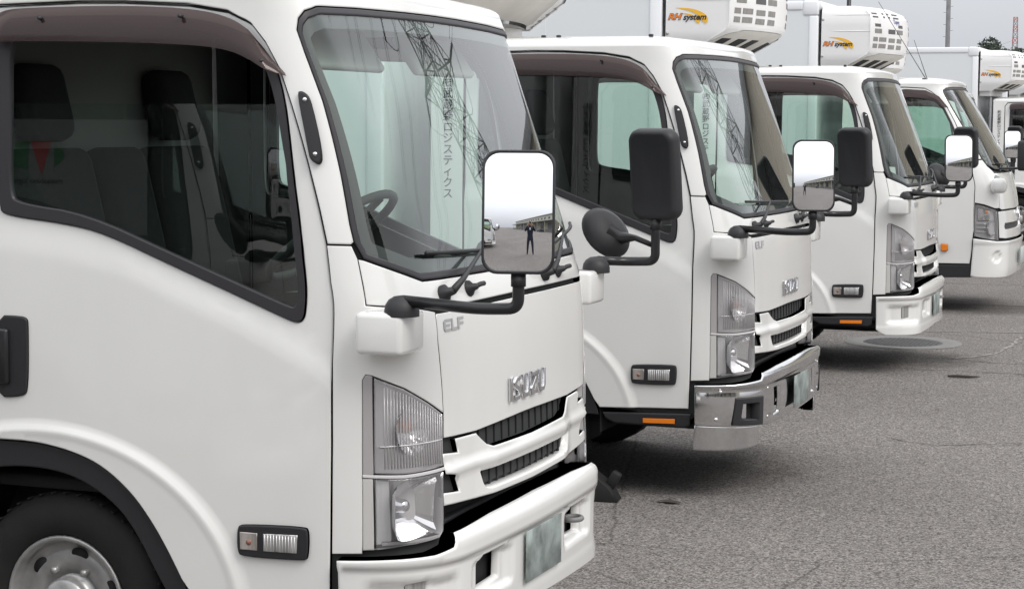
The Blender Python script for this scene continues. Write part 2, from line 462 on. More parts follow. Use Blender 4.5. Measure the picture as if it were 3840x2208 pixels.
ARCH = [(2.309, .434), (2.333, .475), (2.367, .559), (2.406, .641), (2.456, .723), (2.528, .796), (2.601, .833), (2.686, .854), (2.74, .858)]
def ochaik(p, n):
    for _ in range(n): p = [p[0]]+[((p[i][0]*w+p[i+1][0]*(1-w)), (p[i][1]*w+p[i+1][1]*(1-w))) for i in range(len(p)-1) for w in (.75, .25)]+[p[-1]]
    return p
ARCH = ARCH[:2]+ochaik(ARCH[1:], 2)[1:]
ARCHC = (-1.20, .36)
def ridge(a, z):
    """pressed flare round the wheel arch"""
    p = ELF.P(a, z); d = math.hypot((p.x-ARCHC[0])*.80, (p.z-ARCHC[1]))
    r0 = .555
    zc = itp(CREASE, a) if a > 0 else 0
    return .010*(1-ss(r0-.018, r0+.018, d)) + .003*math.exp(-((d-r0+.020)/.012)**2) - .012*ss(-.012, .10, z-zc)*ss(1.0, 1.1, z)
RIDGE_PTS = []
for _d in (-.045, -.032, -.022, -.011, 0, .011, .022, .034):
    for _k in range(0, 92):
        _t = R(5+_k*1.25); _x = ARCHC[0]+(.555+_d)*math.cos(_t)/.80; _z = ARCHC[1]+(.555+_d)*math.sin(_t)
        RIDGE_PTS.append((ELF.a(ELF.sx(_x, _z)), _z))
CREASE = [(ELF.a(1.85), 1.05), (ELF.a(2.04), 1.145), (ELF.a(2.32), 1.295), (ELF.a(2.5), 1.385), (ELF.a(2.78), 1.44), (ELF.a(3.0), 1.45)]
for _d in (-.02, -.008, .004, .02, .045):
    for _k in range(40):
        _a = ELF.a(1.9)+(ELF.a(2.85)-ELF.a(1.9))*_k/39; RIDGE_PTS.append((_a, itp(CREASE, _a)+_d))
def door_outline():
    sr = lambda z: ELF.sx(DOORX, z)
    return SEAM+[(1.918, .449)]+ARCH+[(sr(.858), .858), (sr(1.4), 1.4), (sr(1.9), 1.9), (sr(2.12), 2.12), (sr(2.17)-.04, 2.176), (2.5, 2.184)]
def stroke(path, w_):
    """flat stroke of constant width along a polyline (2D) -> polygon"""
    L, Rr = [], []
    n = len(path)
    for i, p in enumerate(path):
        a = path[max(i-1, 0)]; b = path[min(i+1, n-1)]
        if 0 < i < n-1:
            d1 = (Vector(p)-Vector(a)).normalized(); d2 = (Vector(b)-Vector(p)).normalized()
            m = (d1+d2).normalized(); k = 1/max(.55, m.dot(d1))
        else: m = (Vector(b)-Vector(a)).normalized(); k = 1
        nx = Vector((-m.y, m.x))*w_/2*k
        L.append((p[0]+nx.x, p[1]+nx.y)); Rr.append((p[0]-nx.x, p[1]-nx.y))
    return L+Rr[::-1]
def arc2(cx, cy, r, a0, a1, n=5): return [(cx+r*math.cos(R(a0+(a1-a0)*k/n)), cy+r*math.sin(R(a0+(a1-a0)*k/n))) for k in range(n+1)]
EMBLEM = {   # unit box letters of the front emblem, drawn as strokes
    'I': [(.0, 0), (.0, 1)],
    'S': [(.62, .90), (.22, .90), (.04, .74), (.10, .60), (.56, .40), (.60, .24), (.46, .10), (-.02, .10)],
    'U': [(.0, 1), (.0, .26), (.10, .10), (.46, .10), (.58, .26), (.58, 1)],
    'Z': [(.0, .90), (.58, .90), (.60, .76), (.02, .24), (.04, .10), (.62, .10)]}
def on_skin(skin, vf2, a0, z0, off, flip=-1):
    """flat (x,y,h) mesh draped on a skin: x along the skin (to the viewer's right), y up, h outwards"""
    V = []
    for v in vf2[0]:
        a = a0-v[0]; z = z0+v[1]; V.append(skin.P(a, z)+skin.N(a, z)*(off+v[2]))
    return V, vf2[1]
def copy_tree(o, parent=None):
    c = o.copy(); link(c, parent)
    if parent: c.matrix_parent_inverse = o.matrix_parent_inverse.copy()
    for ch in o.children: copy_tree(ch, c)
    return c
def wheel(root, x, y, hub, rad, side, name='wheel'):
    """side -1: outer face towards -y"""
    M = Matrix.Translation((x, y, hub)) @ Matrix.Rotation(R(90 if side < 0 else -90), 4, 'X')
    W = obj(name, lathe([(.03, -.10), (.17, -.10), (.185, -.06), (.19, .03), (.205, .075), (.212, .085), (.207, .092), (.196, .088), (.188, .06), (.178, .045), (.155, .05), (.135, .058), (.11, .052), (.085, .035), (.082, .03), (.078, .085), (.07, .10), (.0, .102)], 48, M), STEEL, root)
    t = [(.205, -.10), (.30, -.105), (rad-.012, -.085), (rad, -.06), (rad, -.03), (rad-.009, -.029), (rad-.009, -.018), (rad, -.017), (rad, .017), (rad-.009, .018), (rad-.009, .029), (rad, .03), (rad, .06), (rad-.012, .085), (rad-.04, .098), (.275, .103), (.235, .10), (.213, .083)]
    obj('tyre', lathe(t, 64, M), TYRE, W)
    tread = []
    for k in range(48):
        a = 2*math.pi*k/48
        tread.append(xf(rbox((0, 0, 0), (.006, .010, .17), .001, 1), M @ Matrix.Rotation(a, 4, 'Z') @ Matrix.Translation((rad-.0015, 0, 0))))
    obj('tread', join(*tread), TYRE, W)
    for k in range(6):
        a = 2*math.pi*(k+.3)/6; c, s_ = math.cos(a), math.sin(a)
        obj('hand_hole', prism([(.153*c+.019*math.cos(q)*c-.030*math.sin(q)*s_, .153*s_+.019*math.cos(q)*s_+.030*math.sin(q)*c) for q in [2*math.pi*i/14 for i in range(14)]], .004, M @ Matrix.Translation((0, 0, .0495))), DARK, W)
    for k in range(6):
        a = 2*math.pi*k/6
        obj('wheel_nut', lathe([(.012, 0), (.012, .022), (.0, .024)], 6, M @ Matrix.Translation((.108*math.cos(a), .108*math.sin(a), .05))), STEEL, W)
    return W
def mirror_unit(root, side, convex=True, tilt=0.):
    """mirror on a bent arm: side -1 right hand (glass faces outwards), +1 left hand"""
    sg = side
    bk = obj('mirror_bracket', rbox((-.058, sg*.825, 1.245), (.145, .17, .12), .016, 3), PAINT, root)
    obj('bracket_foot', lathe([(.050, -.012), (.050, .004), (.047, .020), (.038, .034), (.022, .044), (.0, .047)], 24, Matrix.Translation((-.005, sg*.86, 1.306))), PLAST, bk)
    mx_, my = (.375, .95) if sg < 0 else (.20, .99)
    mz = 1.60 if sg < 0 else 1.655
    arm = bez([(.0, sg*.865, 1.338), (mx_-.12, sg*(my-.03), 1.330), (mx_-.01, sg*(my-.035), 1.335), (mx_-.01, sg*(my-.035), 1.40), (mx_-.01, sg*(my-.035), mz-.12)], 8)
    obj('mirror_arm', tube(arm, .0165, 12), ARM, root)
    obj('arm_collar', tube([(mx_-.01, sg*(my-.035), mz-.205), (mx_-.01, sg*(my-.035), mz-.172)], .0205, 14), PLAST, root)
    az = R(-73 if sg < 0 else 73)                   # facing outwards, a little forward
    nrm = Vector((math.cos(az)*math.cos(R(6+tilt)), math.sin(az)*math.cos(R(6+tilt)), math.sin(R(6+tilt))))
    rx = Vector((0, 0, 1)).cross(nrm).normalized()
    M = frame((mx_, sg*my, mz), rx, nrm.cross(rx))
    hw, hh = .098, .166
    out = rrect(hw*2, hh*2, .042, 6)
    H = []
    prof = [(1.0, .0), (1.01, -.012), (.99, -.035), (.93, -.052), (.80, -.060), (.45, -.063)]
    V, F = [], []; n = len(out)
    Rg = .56 if convex else 4.0
    zg = lambda x, y: -.002-((x*x+y*y)-(hw**2)*.6)/(2*Rg)
    for k, h in prof:
        V += [Vector((p[0]*k, p[1]*k if k > .9 else p[1]*(k+(1-k)*.35), h+zg(*p)*min(1, max(0, (k-.6)/.35)))) for p in out]
    for i in range(len(prof)-1):
        for j in range(n):
            a, b = i*n+j, i*n+(j+1) % n; F.append((b, a, a+n, b+n))
    F.append(tuple(reversed(range((len(prof)-1)*n, len(prof)*n))))
    # rim towards the glass
    i0 = len(V); V += [Vector((p[0]*.945, p[1]*.967, zg(*p)+.002)) for p in out]
    i1 = len(V); V += [Vector((p[0]*.94, p[1]*.964, zg(*p)-.004)) for p in out]
    for j in range(n):
        F.append((j, (j+1) % n, i0+(j+1) % n, i0+j)); F.append((i0+j, i0+(j+1) % n, i1+(j+1) % n, i1+j))
    hs = obj('mirror_housing', xf((V, F), M), PLAST, root)
    gp = [(p[0]*.950, p[1]*.970) for p in out]
    V, F = [], []; rings = 14
    for k in range(rings):
        f = 1-k/rings
        for p in gp:
            x, y = p[0]*f, p[1]*f; V.append(Vector((x, y, -.006-((x*x+y*y)-(hw**2)*.6)/(2*Rg))))
    V.append(Vector((0, 0, -.006+(hw**2)*.6/(2*Rg))))
    n = len(gp)
    for i in range(rings-1):
        for j in range(n): F.append((i*n+j, i*n+(j+1) % n, (i+1)*n+(j+1) % n, (i+1)*n+j))
    for j in range(n): F.append(((rings-1)*n+j, (rings-1)*n+(j+1) % n, len(V)-1))
    M3 = M.to_3x3(); obj('mirror_glass', (*xf((V, F), M), [(M3 @ Vector((v.x/Rg, v.y/Rg, 1))).normalized() for v in V]), MIRRORG, hs)
    if sg > 0:                                       # round near-side mirror under the left one
        c = Vector((-.03, 1.05, 1.43)); nz = Vector((.55, -.75, .42)).normalized(); ux = Vector((0, 0, 1)).cross(nz).normalized()
        Mr = frame(c, ux, nz.cross(ux)) @ Matrix.Rotation(R(35), 4, 'Z') @ Matrix.Diagonal((.86, 1.12, 1, 1))
        um = obj('under_mirror', lathe([(0, .036), (.03, .035), (.07, .026), (.092, .006), (.095, -.008), (.088, -.012), (0, -.014)], 28, Mr), PLAST, root)
        obj('under_mirror_stalk', tube([c+nz*.02, c+Vector((.06, -.0, -.02)), (.10, 1.0, 1.415), (.185, .99, 1.385)], [.026, .024, .011, .010], 10), ARM, um)
    return hs
def wiper(root, s0, z0, b0, b1):
    sk = ELF
    base = sk.at(s0, z0, .008); n = sk.N(sk.a(s0), z0)
    W = obj('wiper', join(lathe([(.026, -.01), (.026, .004), (.014, .012), (.012, .03), (0, .031)], 16, frame(base, n.orthogonal(), n.cross(n.orthogonal())))), PLAST, root)
    p0, p1 = sk.at(*b0, .016), sk.at(*b1, .016); mid = (p0+p1)/2+n*.018
    b = base+n*.028
    obj('wiper_arm', tube([b, b+(mid-b)*.28+n*.008, mid], [.012, .0085, .005], 8), PLAST, W)
    bl = [sk.at(b0[0]+(b1[0]-b0[0])*k/8, b0[1]+(b1[1]-b0[1])*k/8, .016) for k in range(9)]
    obj('wiper_blade', tube(bl, .0065, 6), PLAST, W)
def visor_loft(sk, top, bot, mir, n=56, rows=9, root=.006, out=.042):
    def line(L):
        q = [(sk.a(s), z) for s, z in L]
        for _ in range(3): q = [q[0]]+[((q[i][0]*.75+q[i+1][0]*.25), (q[i][1]*.75+q[i+1][1]*.25)) if h == 0 else ((q[i][0]*.25+q[i+1][0]*.75), (q[i][1]*.25+q[i+1][1]*.75)) for i in range(len(q)-1) for h in (0, 1)]+[q[-1]]
        return q
    A, B = line(top), line(bot); V, F = [], []
    for i in range(n):
        f = i/(n-1)*(len(A)-1); k = min(int(f), len(A)-2); t = f-k
        p = (A[k][0]*(1-t)+A[k+1][0]*t, A[k][1]*(1-t)+A[k+1][1]*t); q = (B[k][0]*(1-t)+B[k+1][0]*t, B[k][1]*(1-t)+B[k+1][1]*t)
        e = min(1, (n-1-i)/9, i/4+.3)
        for j in range(rows):
            u = j/(rows-1); a, z = p[0]+(q[0]-p[0])*u, p[1]+(q[1]-p[1])*u
            V.append(sk.P(a, z)+sk.N(a, z)*(root+out*e*(1-(1-u)**2.2)))
    for i in range(n-1):
        for j in range(rows-1): F.append((i*rows+j, i*rows+j+1, (i+1)*rows+j+1, (i+1)*rows+j))
    return mirrory((V, F)) if mir else (V, F)
def elf_common(root, name='cab'):
    sk = ELF
    half = [(0, 2.212), (1, 2.212), (2, 2.212), (3, 2.212), (3, .80), (sk.sx(-1.50, .80), .80), (sk.sx(DOORX, .86), .86), (sk.sx(DOORX, 1.4), 1.4), (sk.sx(DOORX, 1.9), 1.9), (sk.sx(DOORX, 2.12), 2.12), (sk.sx(DOORX, 2.17)-.04, 2.176), (2.5, 2.184)]
    half += SEAM[:10]+[(1.666, 1.484)]
    w_ = WSR[:-2]; w_ = [(a, b) for a, b in w_][::-1]
    half += [(s, z) for s, z in w_]+WSTOP[::-1]
    # cab shell: pillars, brow, rear quarters and domed roof in one pressing
    shell = panel(sk, sym(half), gap=.004, thick=.03, grid=.055)
    ring = [(s, 2.19) for s in [3*k/40 for k in range(41)]]
    rp = [sk.P(sk.a(s), 2.204)+sk.N(sk.a(s), 2.204)*-.001 for s, _ in ring]; rp = rp+[Vector((v.x, -v.y, v.z)) for v in rp[::-1]][:-1]
    cx, V, F, n = -.95, [], [], len(rp); K = 12
    for i in range(K+1):
        q = math.cos(i/K*math.pi/2*.985)
        for v in rp:
            bulge = (1-q**2.6)**(1/2.6)
            V.append(Vector((cx+(v.x-cx)*q**.55 if i else v.x, v.y*q**.55 if i else v.y, v.z+.066*bulge)))
    for i in range(K):
        for j in range(n): F.append((i*n+j, i*n+(j+1) % n, (i+1)*n+(j+1) % n, (i+1)*n+j))
    F.append(tuple(range(K*n, K*n+n)))
    C = obj('cab_shell', shell, PAINT, root)
    obj('roof_panel', (V, [tuple(reversed(f)) for f in F]), PAINT, root)
    for x in (-.98, -1.06, -.50):
        obj('roof_clip', rbox((x, -.70, 2.262), (.022, .02, .012), .004), PLAST, C)
    # dark inner shell that shows in the shut lines; headliner colour inside
    hin = [(0, 2.17), (1, 2.17), (2, 2.17), (2.97, 2.17), (2.97, .88), (2.70, .875), (2.58, .85), (2.49, .80), (2.42, .72), (2.37, .64), (2.33, .56), (2.30, .44), (1.9, .40), (1.74, .56), (1.1, .60), (1.09, .735), (0, .73)]
    holes = [[(s, z) for s, z in WINOUT], [(-s, z) for s, z in WINOUT], sym(WSTOP+WSR+[(0, 1.381)]), LAMP, [(-s, z) for s, z in LAMP]]
    obj('inner_shell', panel(sk, sym(hin), holes, off=-.022, thick=.0, edge=0, grid=.09), DARKDASH, root)
    obj('rear_wall', bx(-1.592, -1.57, -.83, .83, .88, 2.2, .01), PAINT, root)
    # doors
    for mir in (False, True):
        D = obj('door', panel(sk, door_outline(), [WINOUT], disp=ridge, gap=.0055, thick=.03, grid=.04, mirror=mir, edge=.005, extra=RIDGE_PTS), PAINT, root)
        obj('window_seal', panel(sk, WINOUT, [WININ], off=-.004, thick=.02, grid=.08, edge=.004, mirror=mir, gap=-.003), RUB, D)
        gl = WININ
        sw = obj('side_window', panel(sk, [(s, z) for s, z in gl], off=-.018, thick=0, edge=0, grid=.08, mirror=mir), SDG, D)
        vt = [(2.775, 2.10), (2.765, 2.14), (2.737, 2.165), (2.60, 2.17), (2.362, 2.171), (2.169, 2.161), (2.051, 2.139), (1.986, 2.095), (1.909, 2.032), (1.80, 1.972)]
        vb = [(2.765, 2.050), (2.75, 2.060), (2.72, 2.066), (2.58, 2.066), (2.319, 2.060), (2.13, 2.050), (2.045, 2.034), (1.99, 2.002), (1.915, 1.978), (1.80, 1.964)]
        v = obj('rain_visor', visor_loft(sk, vt, vb, mir), VISOR, D)
        for s, z in ((2.60, 2.135), (2.17, 2.135), (1.93, 2.005)):
            p = sk.at(s, z, .042); p = Vector((p.x, -p.y, p.z)) if mir else p
            obj('visor_clip', lathe([(.006, -.012), (.006, .004), (0, .006)], 8, frame(p, (1, 0, 0), (0, 0, 1 if not mir else -1))), PLAST, v)
        hb = obj('handle_recess', panel(sk, [(2.81, 1.244), (2.744, 1.244), (2.725, 1.239), (2.721, 1.221), (2.724, 1.022), (2.737, .997), (2.82, .99)], off=.010, thick=.02, edge=.006, grid=.03, mirror=mir, rr=2), PLAST, D)
        p = sk.at(2.79, 1.12, .014); sgn = 1 if mir else -1
        obj('door_handle', rbox((p.x, sgn*abs(p.y), p.z), (.055, .022, .17), .009, 2), ARM, hb)
        fl = obj('side_marker_lamp', panel(sk, [(2.185, .652), (2.173, .661), (2.021, .668), (2.009, .658), (2.012, .576), (2.022, .568), (2.174, .564), (2.186, .579)], off=.016, thick=.025, edge=.006, grid=.03, mirror=mir, rr=2, dens=.015), PLAST, D)
        obj('marker_lens', panel(sk, [(2.118, .640), (2.034, .644), (2.036, .590), (2.118, .588)], off=.020, thick=.006, edge=.003, grid=.03, mirror=mir), MARKL, fl)
        obj('marker_lens', panel(sk, [(2.176, .640), (2.133, .640), (2.133, .588), (2.176, .588)], off=.020, thick=.006, edge=.003, grid=.03, mirror=mir), MARKA, fl)
        for k in range(11):                              # prisms of the clear lens
            s_k = 2.040+k*.0073; r_ = tube([sk.at(s_k, .592, .021), sk.at(s_k, .640, .021)], .0022, 5); obj('lens_prism', mirrory(r_) if mir else r_, LENSRIB, fl)
        r_ = lathe([(.009, 0), (.008, .003), (0, .005)], 12, frame(sk.at(2.153, .612, .019), (1, 0, 0), (0, 0, 1))); obj('marker_bulb', mirrory(r_) if mir else r_, MBULB, fl)
        # arch trim and sill
        at = [(s, z) for s, z in ARCH]
        inn = ochaik([(2.36, .40), (2.399, .482), (2.448, .60), (2.499, .682), (2.582, .748), (2.666, .778), (2.78, .782), (2.90, .75), (2.99, .68)], 2)
        obj('arch_trim', panel(sk, [(2.312, .40)]+at[1:]+[(2.82, .858), (2.93, .83), (2.995, .76)]+inn[::-1], off=-.004, thick=.05, edge=.006, grid=.05, mirror=mir), PLAST, root)
        st = obj('side_step', panel(sk, [(1.905, .43), (2.30, .415), (2.29, .385), (2.25, .362), (1.96, .358), (1.915, .37)], off=.0, thick=.10, edge=.01, grid=.05, mirror=mir), PLAST, root)
        obj('side_reflector', panel(sk, [(2.015, .402), (2.138, .397), (2.138, .374), (2.015, .378)], off=.010, thick=.012, edge=.002, grid=.05, mirror=mir), AMBER, st)
        # mud flap behind the bumper side, arch liner
        obj('arch_liner', bx(-.80, -.785, (.55 if mir else -.82), (.82 if mir else -.55), .25, .62), DARK, root)
        wh = [(-1.19+.50*math.cos(R(12*k-6)), .36+.455*math.sin(R(12*k-6))) for k in range(17)]; y0, y1 = (.42, .85) if mir else (-.85, -.42)
        obj('wheel_house', join(([Vector((x, y, z)) for x, z in wh for y in (y0, y1)], [(2*i, 2*i+1, 2*i+3, 2*i+2) for i in range(16)]), ([Vector((x, y0 if mir else y1, z)) for x, z in wh], [tuple(range(17))])), DARK, root)
        # corner panel
        cp = SEAM[9:]+[(1.739, .595)]+[(1.729, .823), (1.721, 1.101), (1.701, 1.115), (1.664, 1.113), (1.445, 1.075), (1.25, 1.028), (1.101, .988), (1.111, 1.062), (1.141, 1.194), (1.139, 1.288), (1.3, 1.302), (1.678, 1.315), (1.649, 1.447), (1.666, 1.484)]
        obj('corner_panel', panel(sk, cp, gap=.0015, thick=.03, grid=.035, mirror=mir, edge=.003), PAINT, root)
        # grab handle on the pillar
        gh = [(1.752, 1.915), (1.700, 1.922), (1.650, 1.908), (1.648, 1.88), (1.690, 1.735), (1.735, 1.710), (1.795, 1.724), (1.796, 1.75)]
        g = obj('grab_handle', panel(sk, gh, off=.022, thick=.026, edge=.008, grid=.02, mirror=mir, rr=2, dens=.012), PLAST, C)
        for s, z in ((1.697, 1.895), (1.745, 1.742)):
            p = sk.at(s, z, .023); n_ = sk.N(sk.a(s), z)
            sc_ = lathe([(.0065, -.002), (.006, .003), (0, .0035)], 10, frame(p, n_.orthogonal(), n_.cross(n_.orthogonal())))
            obj('screw', mirrory(sc_) if mir else sc_, CHROME, g)
        headlamp(root, mir)
    # windscreen
    wso = sym(WSTOP+WSR+[(0, 1.381)])
    ws = obj('windscreen', panel(sk, wso, off=-.006, thick=0, edge=0, grid=.04, gap=.012), WSG, root)
    a_in = lambda L: L
    rubber_in = inset_sz(sk, wso, .020); obj('windscreen_seal', panel(sk, wso, [rubber_in], off=.001, thick=.02, edge=.005, grid=.1), RUB, ws)
    band = inset_sz(sk, wso, .058, low=.075)
    obj('black_band', panel(sk, inset_sz(sk, wso, .018), [band], off=-.010, thick=0, edge=0, grid=.1), BAND, ws)
    # cowl, hood, grille
    cowl = [(0, 1.378), (1.18, 1.378), (1.605, 1.443), (1.649, 1.447), (1.678, 1.315), (1.3, 1.306), (1.139, 1.296), (0, 1.300)]
    cw = obj('cowl_panel', panel(sk, sym(cowl), gap=.002, thick=.02, grid=.06), PAINT, root)
    for s, z in ((.72, 1.338), (-.62, 1.338)):
        p = sk.at(s, z); n_ = sk.N(sk.a(s), z); M = frame(p, n_.orthogonal(), n_.cross(n_.orthogonal()))
        obj('washer_nozzle', join(lathe([(.026, 0), (.024, .006), (.012, .016), (.009, .03), (0, .032)], 14, M), tube([p+n_*.024, p+n_*.028+Vector((.0, .030, .004)), p+n_*.030+Vector((0, .052, .004))], .008, 8)), PLAST, cw)
    wiper(root, 1.02, 1.335, (1.10, 1.452), (-.10, 1.428)); wiper(root, -.36, 1.338, (-.45, 1.412), (-1.26, 1.475))
    hood = [(0, 1.287), (1.139, 1.283), (1.141, 1.194), (1.111, 1.062), (1.101, .988), (1.106, .914), (.716, .905), (.1, .912), (0, .912)]
    H = obj('front_lid', panel(sk, sym(hood), gap=.0022, thick=.03, grid=.05, edge=.003), PAINT, root)
    # chrome emblem letters and small grey badge
    x = -.175
    for ch, wd in (('I', .025), ('S', .072), ('U', .072), ('Z', .072), ('U', .072)):
        pl = [(p[0]*.076, p[1]*.074) for p in EMBLEM[ch]]
        L = prism(stroke(pl, .0160), .010, None, .003)
        L = ([Vector((v.x+x+.010, v.y, v.z)) for v in L[0]], L[1]); x += wd+.0035
        obj('emblem_letter', on_skin(sk, L, .0, .962, .002), CHROME, H, auto=40)
    x = -.0
    for pl in ([[(.04, .036), (.008, .036), (.0, .030), (0, .007), (.008, 0), (.04, 0), (.04, .008), (.010, .008), (.010, .0145), (.036, .0145), (.036, .0215), (.010, .0215), (.010, .028), (.04, .028)],
                [(.046, .036), (.056, .036), (.056, .009), (.082, .009), (.082, 0), (.046, 0)],
                [(.087, .036), (.127, .036), (.127, .028), (.098, .028), (.098, .0215), (.124, .0215), (.124, .0135), (.098, .0135), (.098, 0), (.087, 0)]]):
        L = prism(pl, .0012); obj('badge_letter', on_skin(sk, L, sk.a(1.075), 1.226, .001), GREYTXT, H, smooth=False)
    gr = [(0, .905), (.716, .899), (1.1, .908), (1.112, .72), (.743, .712), (0, .708)]
    s1 = sym([(0, .908), (.716, .902), (.66, .875), (.618, .858), (.55, .846), (0, .841)])
    gfull = [(.716, .899), (.960, .903), (.932, .860), (1.103, .869), (1.108, .810), (.985, .799), (.938, .744), (1.112, .753), (1.116, .716), (.743, .703), (0, .697)]
    full = gfull+[(-s, z) for s, z in reversed(gfull[:-1])]+[(-.66, .875), (-.618, .858), (-.55, .846), (0, .840), (.55, .846), (.618, .858), (.66, .875)]
    sl = lambda L: L
    sm1 = [(1.085, .898), (.972, .894), (.940, .862), (1.09, .870)]; sm2 = [(1.098, .801), (.98, .795), (.938, .745), (1.10, .754)]
    s2 = sym([(0, .779), (.692, .781), (.665, .745), (.639, .728), (.60, .722), (0, .7185)])
    def gd(a, z): return .020*ss(.0, .006, min(abs(z-.806), .02)-.0) if False else .016*(1-ss(.30, .44, abs(a)))+.010*math.sin(min(1, max(0, (z-.786)/.05))*math.pi)
    G = obj('grille', panel(sk, full, [s2], thick=.045, edge=.006, grid=.025, disp=gd, dens=.02), PAINT, root)
    obj('grille_backing', panel(sk, sym([(0, .905), (1.1, .905), (1.112, .722), (0, .712)]), off=-.03, thick=0, edge=0, grid=.1), PLAST, G)
    for z0, z1, aw in ((.845, .902, .40), (.722, .778, .385)):
        for k in range(-6, 7):
            a = k*aw/6.6
            obj('grille_rib', rbox(sk.P(a, (z0+z1)/2)-Vector((.022, 0, 0)), (.012, .006, z1-z0), .002, 1), PLAST, G, smooth=False)
    # dark works behind grille and under the cab
    obj('radiator_block', bx(-.75, -.045, -.60, .60, .42, .70, .02), DARK, root)
    obj('cross_member', rbox((-.075, 0, .625), (.10, 1.05, .05), .015), PLAST, root)
    obj('cab_floor', bx(-1.58, -.34, -.78, .78, .70, .735), DARK, root)
    obj('chassis_frame', join(bx(-6.0, -.05, -.42, -.34, .42, .60), bx(-6.0, -.05, .34, .42, .42, .60), bx(-1.25, -1.05, -.60, .60, .28, .40, .03), bx(-2.6, -1.7, -.85, -.45, .35, .62, .03), bx(-2.6, -1.7, .45, .85, .35, .62, .03)), DARK, root)
    obj('engine', join(bx(-1.35, -.20, -.30, .30, .26, .80, .05), bx(-2.6, -1.3, -.18, .18, .28, .62, .06)), DARK, root)  # engine, flaps and guards added low to deepen shade under the cab
    obj('mud_flap', join(bx(-1.64, -1.625, -.84, -.50, .16, .62), bx(-1.64, -1.625, .50, .84, .16, .62)), DARK, root)
    obj('stone_guard', join(bx(-.80, -.10, -.74, -.44, .34, .40, .02), bx(-.80, -.10, .44, .74, .34, .40, .02)), DARK, root)
    for y, sd in ((-.70, -1), (.70, 1)): wheel(root, -1.18, y, .345, .345, sd)
    for y, sd in ((-.70, -1), (.70, 1)): wheel(root, -3.75, y, .345, .345, sd, 'rear_wheel')
    # mirrors
    mirror_unit(root, -1); mirror_unit(root, 1)
    interior(root)
    # company name down the rear quarters
    tx = text_mesh('㈱武蔵野ロジスティクス', .056, vertical=True, bold=.0006)
    for mir in (False, True):
        sgn = 1 if mir else -1
        M = frame((-1.50, sgn*(.8835), 2.012), (1 if not mir else -1, 0, 0), (0, 0, 1))
        obj('company_lettering', xf(tx, M), BLKTXT, C, smooth=False)
def inset_sz(sk, pl, d, low=None):
    q = resample([(sk.a(s), z) for s, z in pl], .03)
    if area(q) < 0: q = q[::-1]
    q = inset(q, d)
    if low: q = [(a, max(z, 1.381+low-.25*max(0, 0)) if z < 1.40+low*.3 else z) for a, z in q]
    return [(sk.s(a), z) for a, z in q]
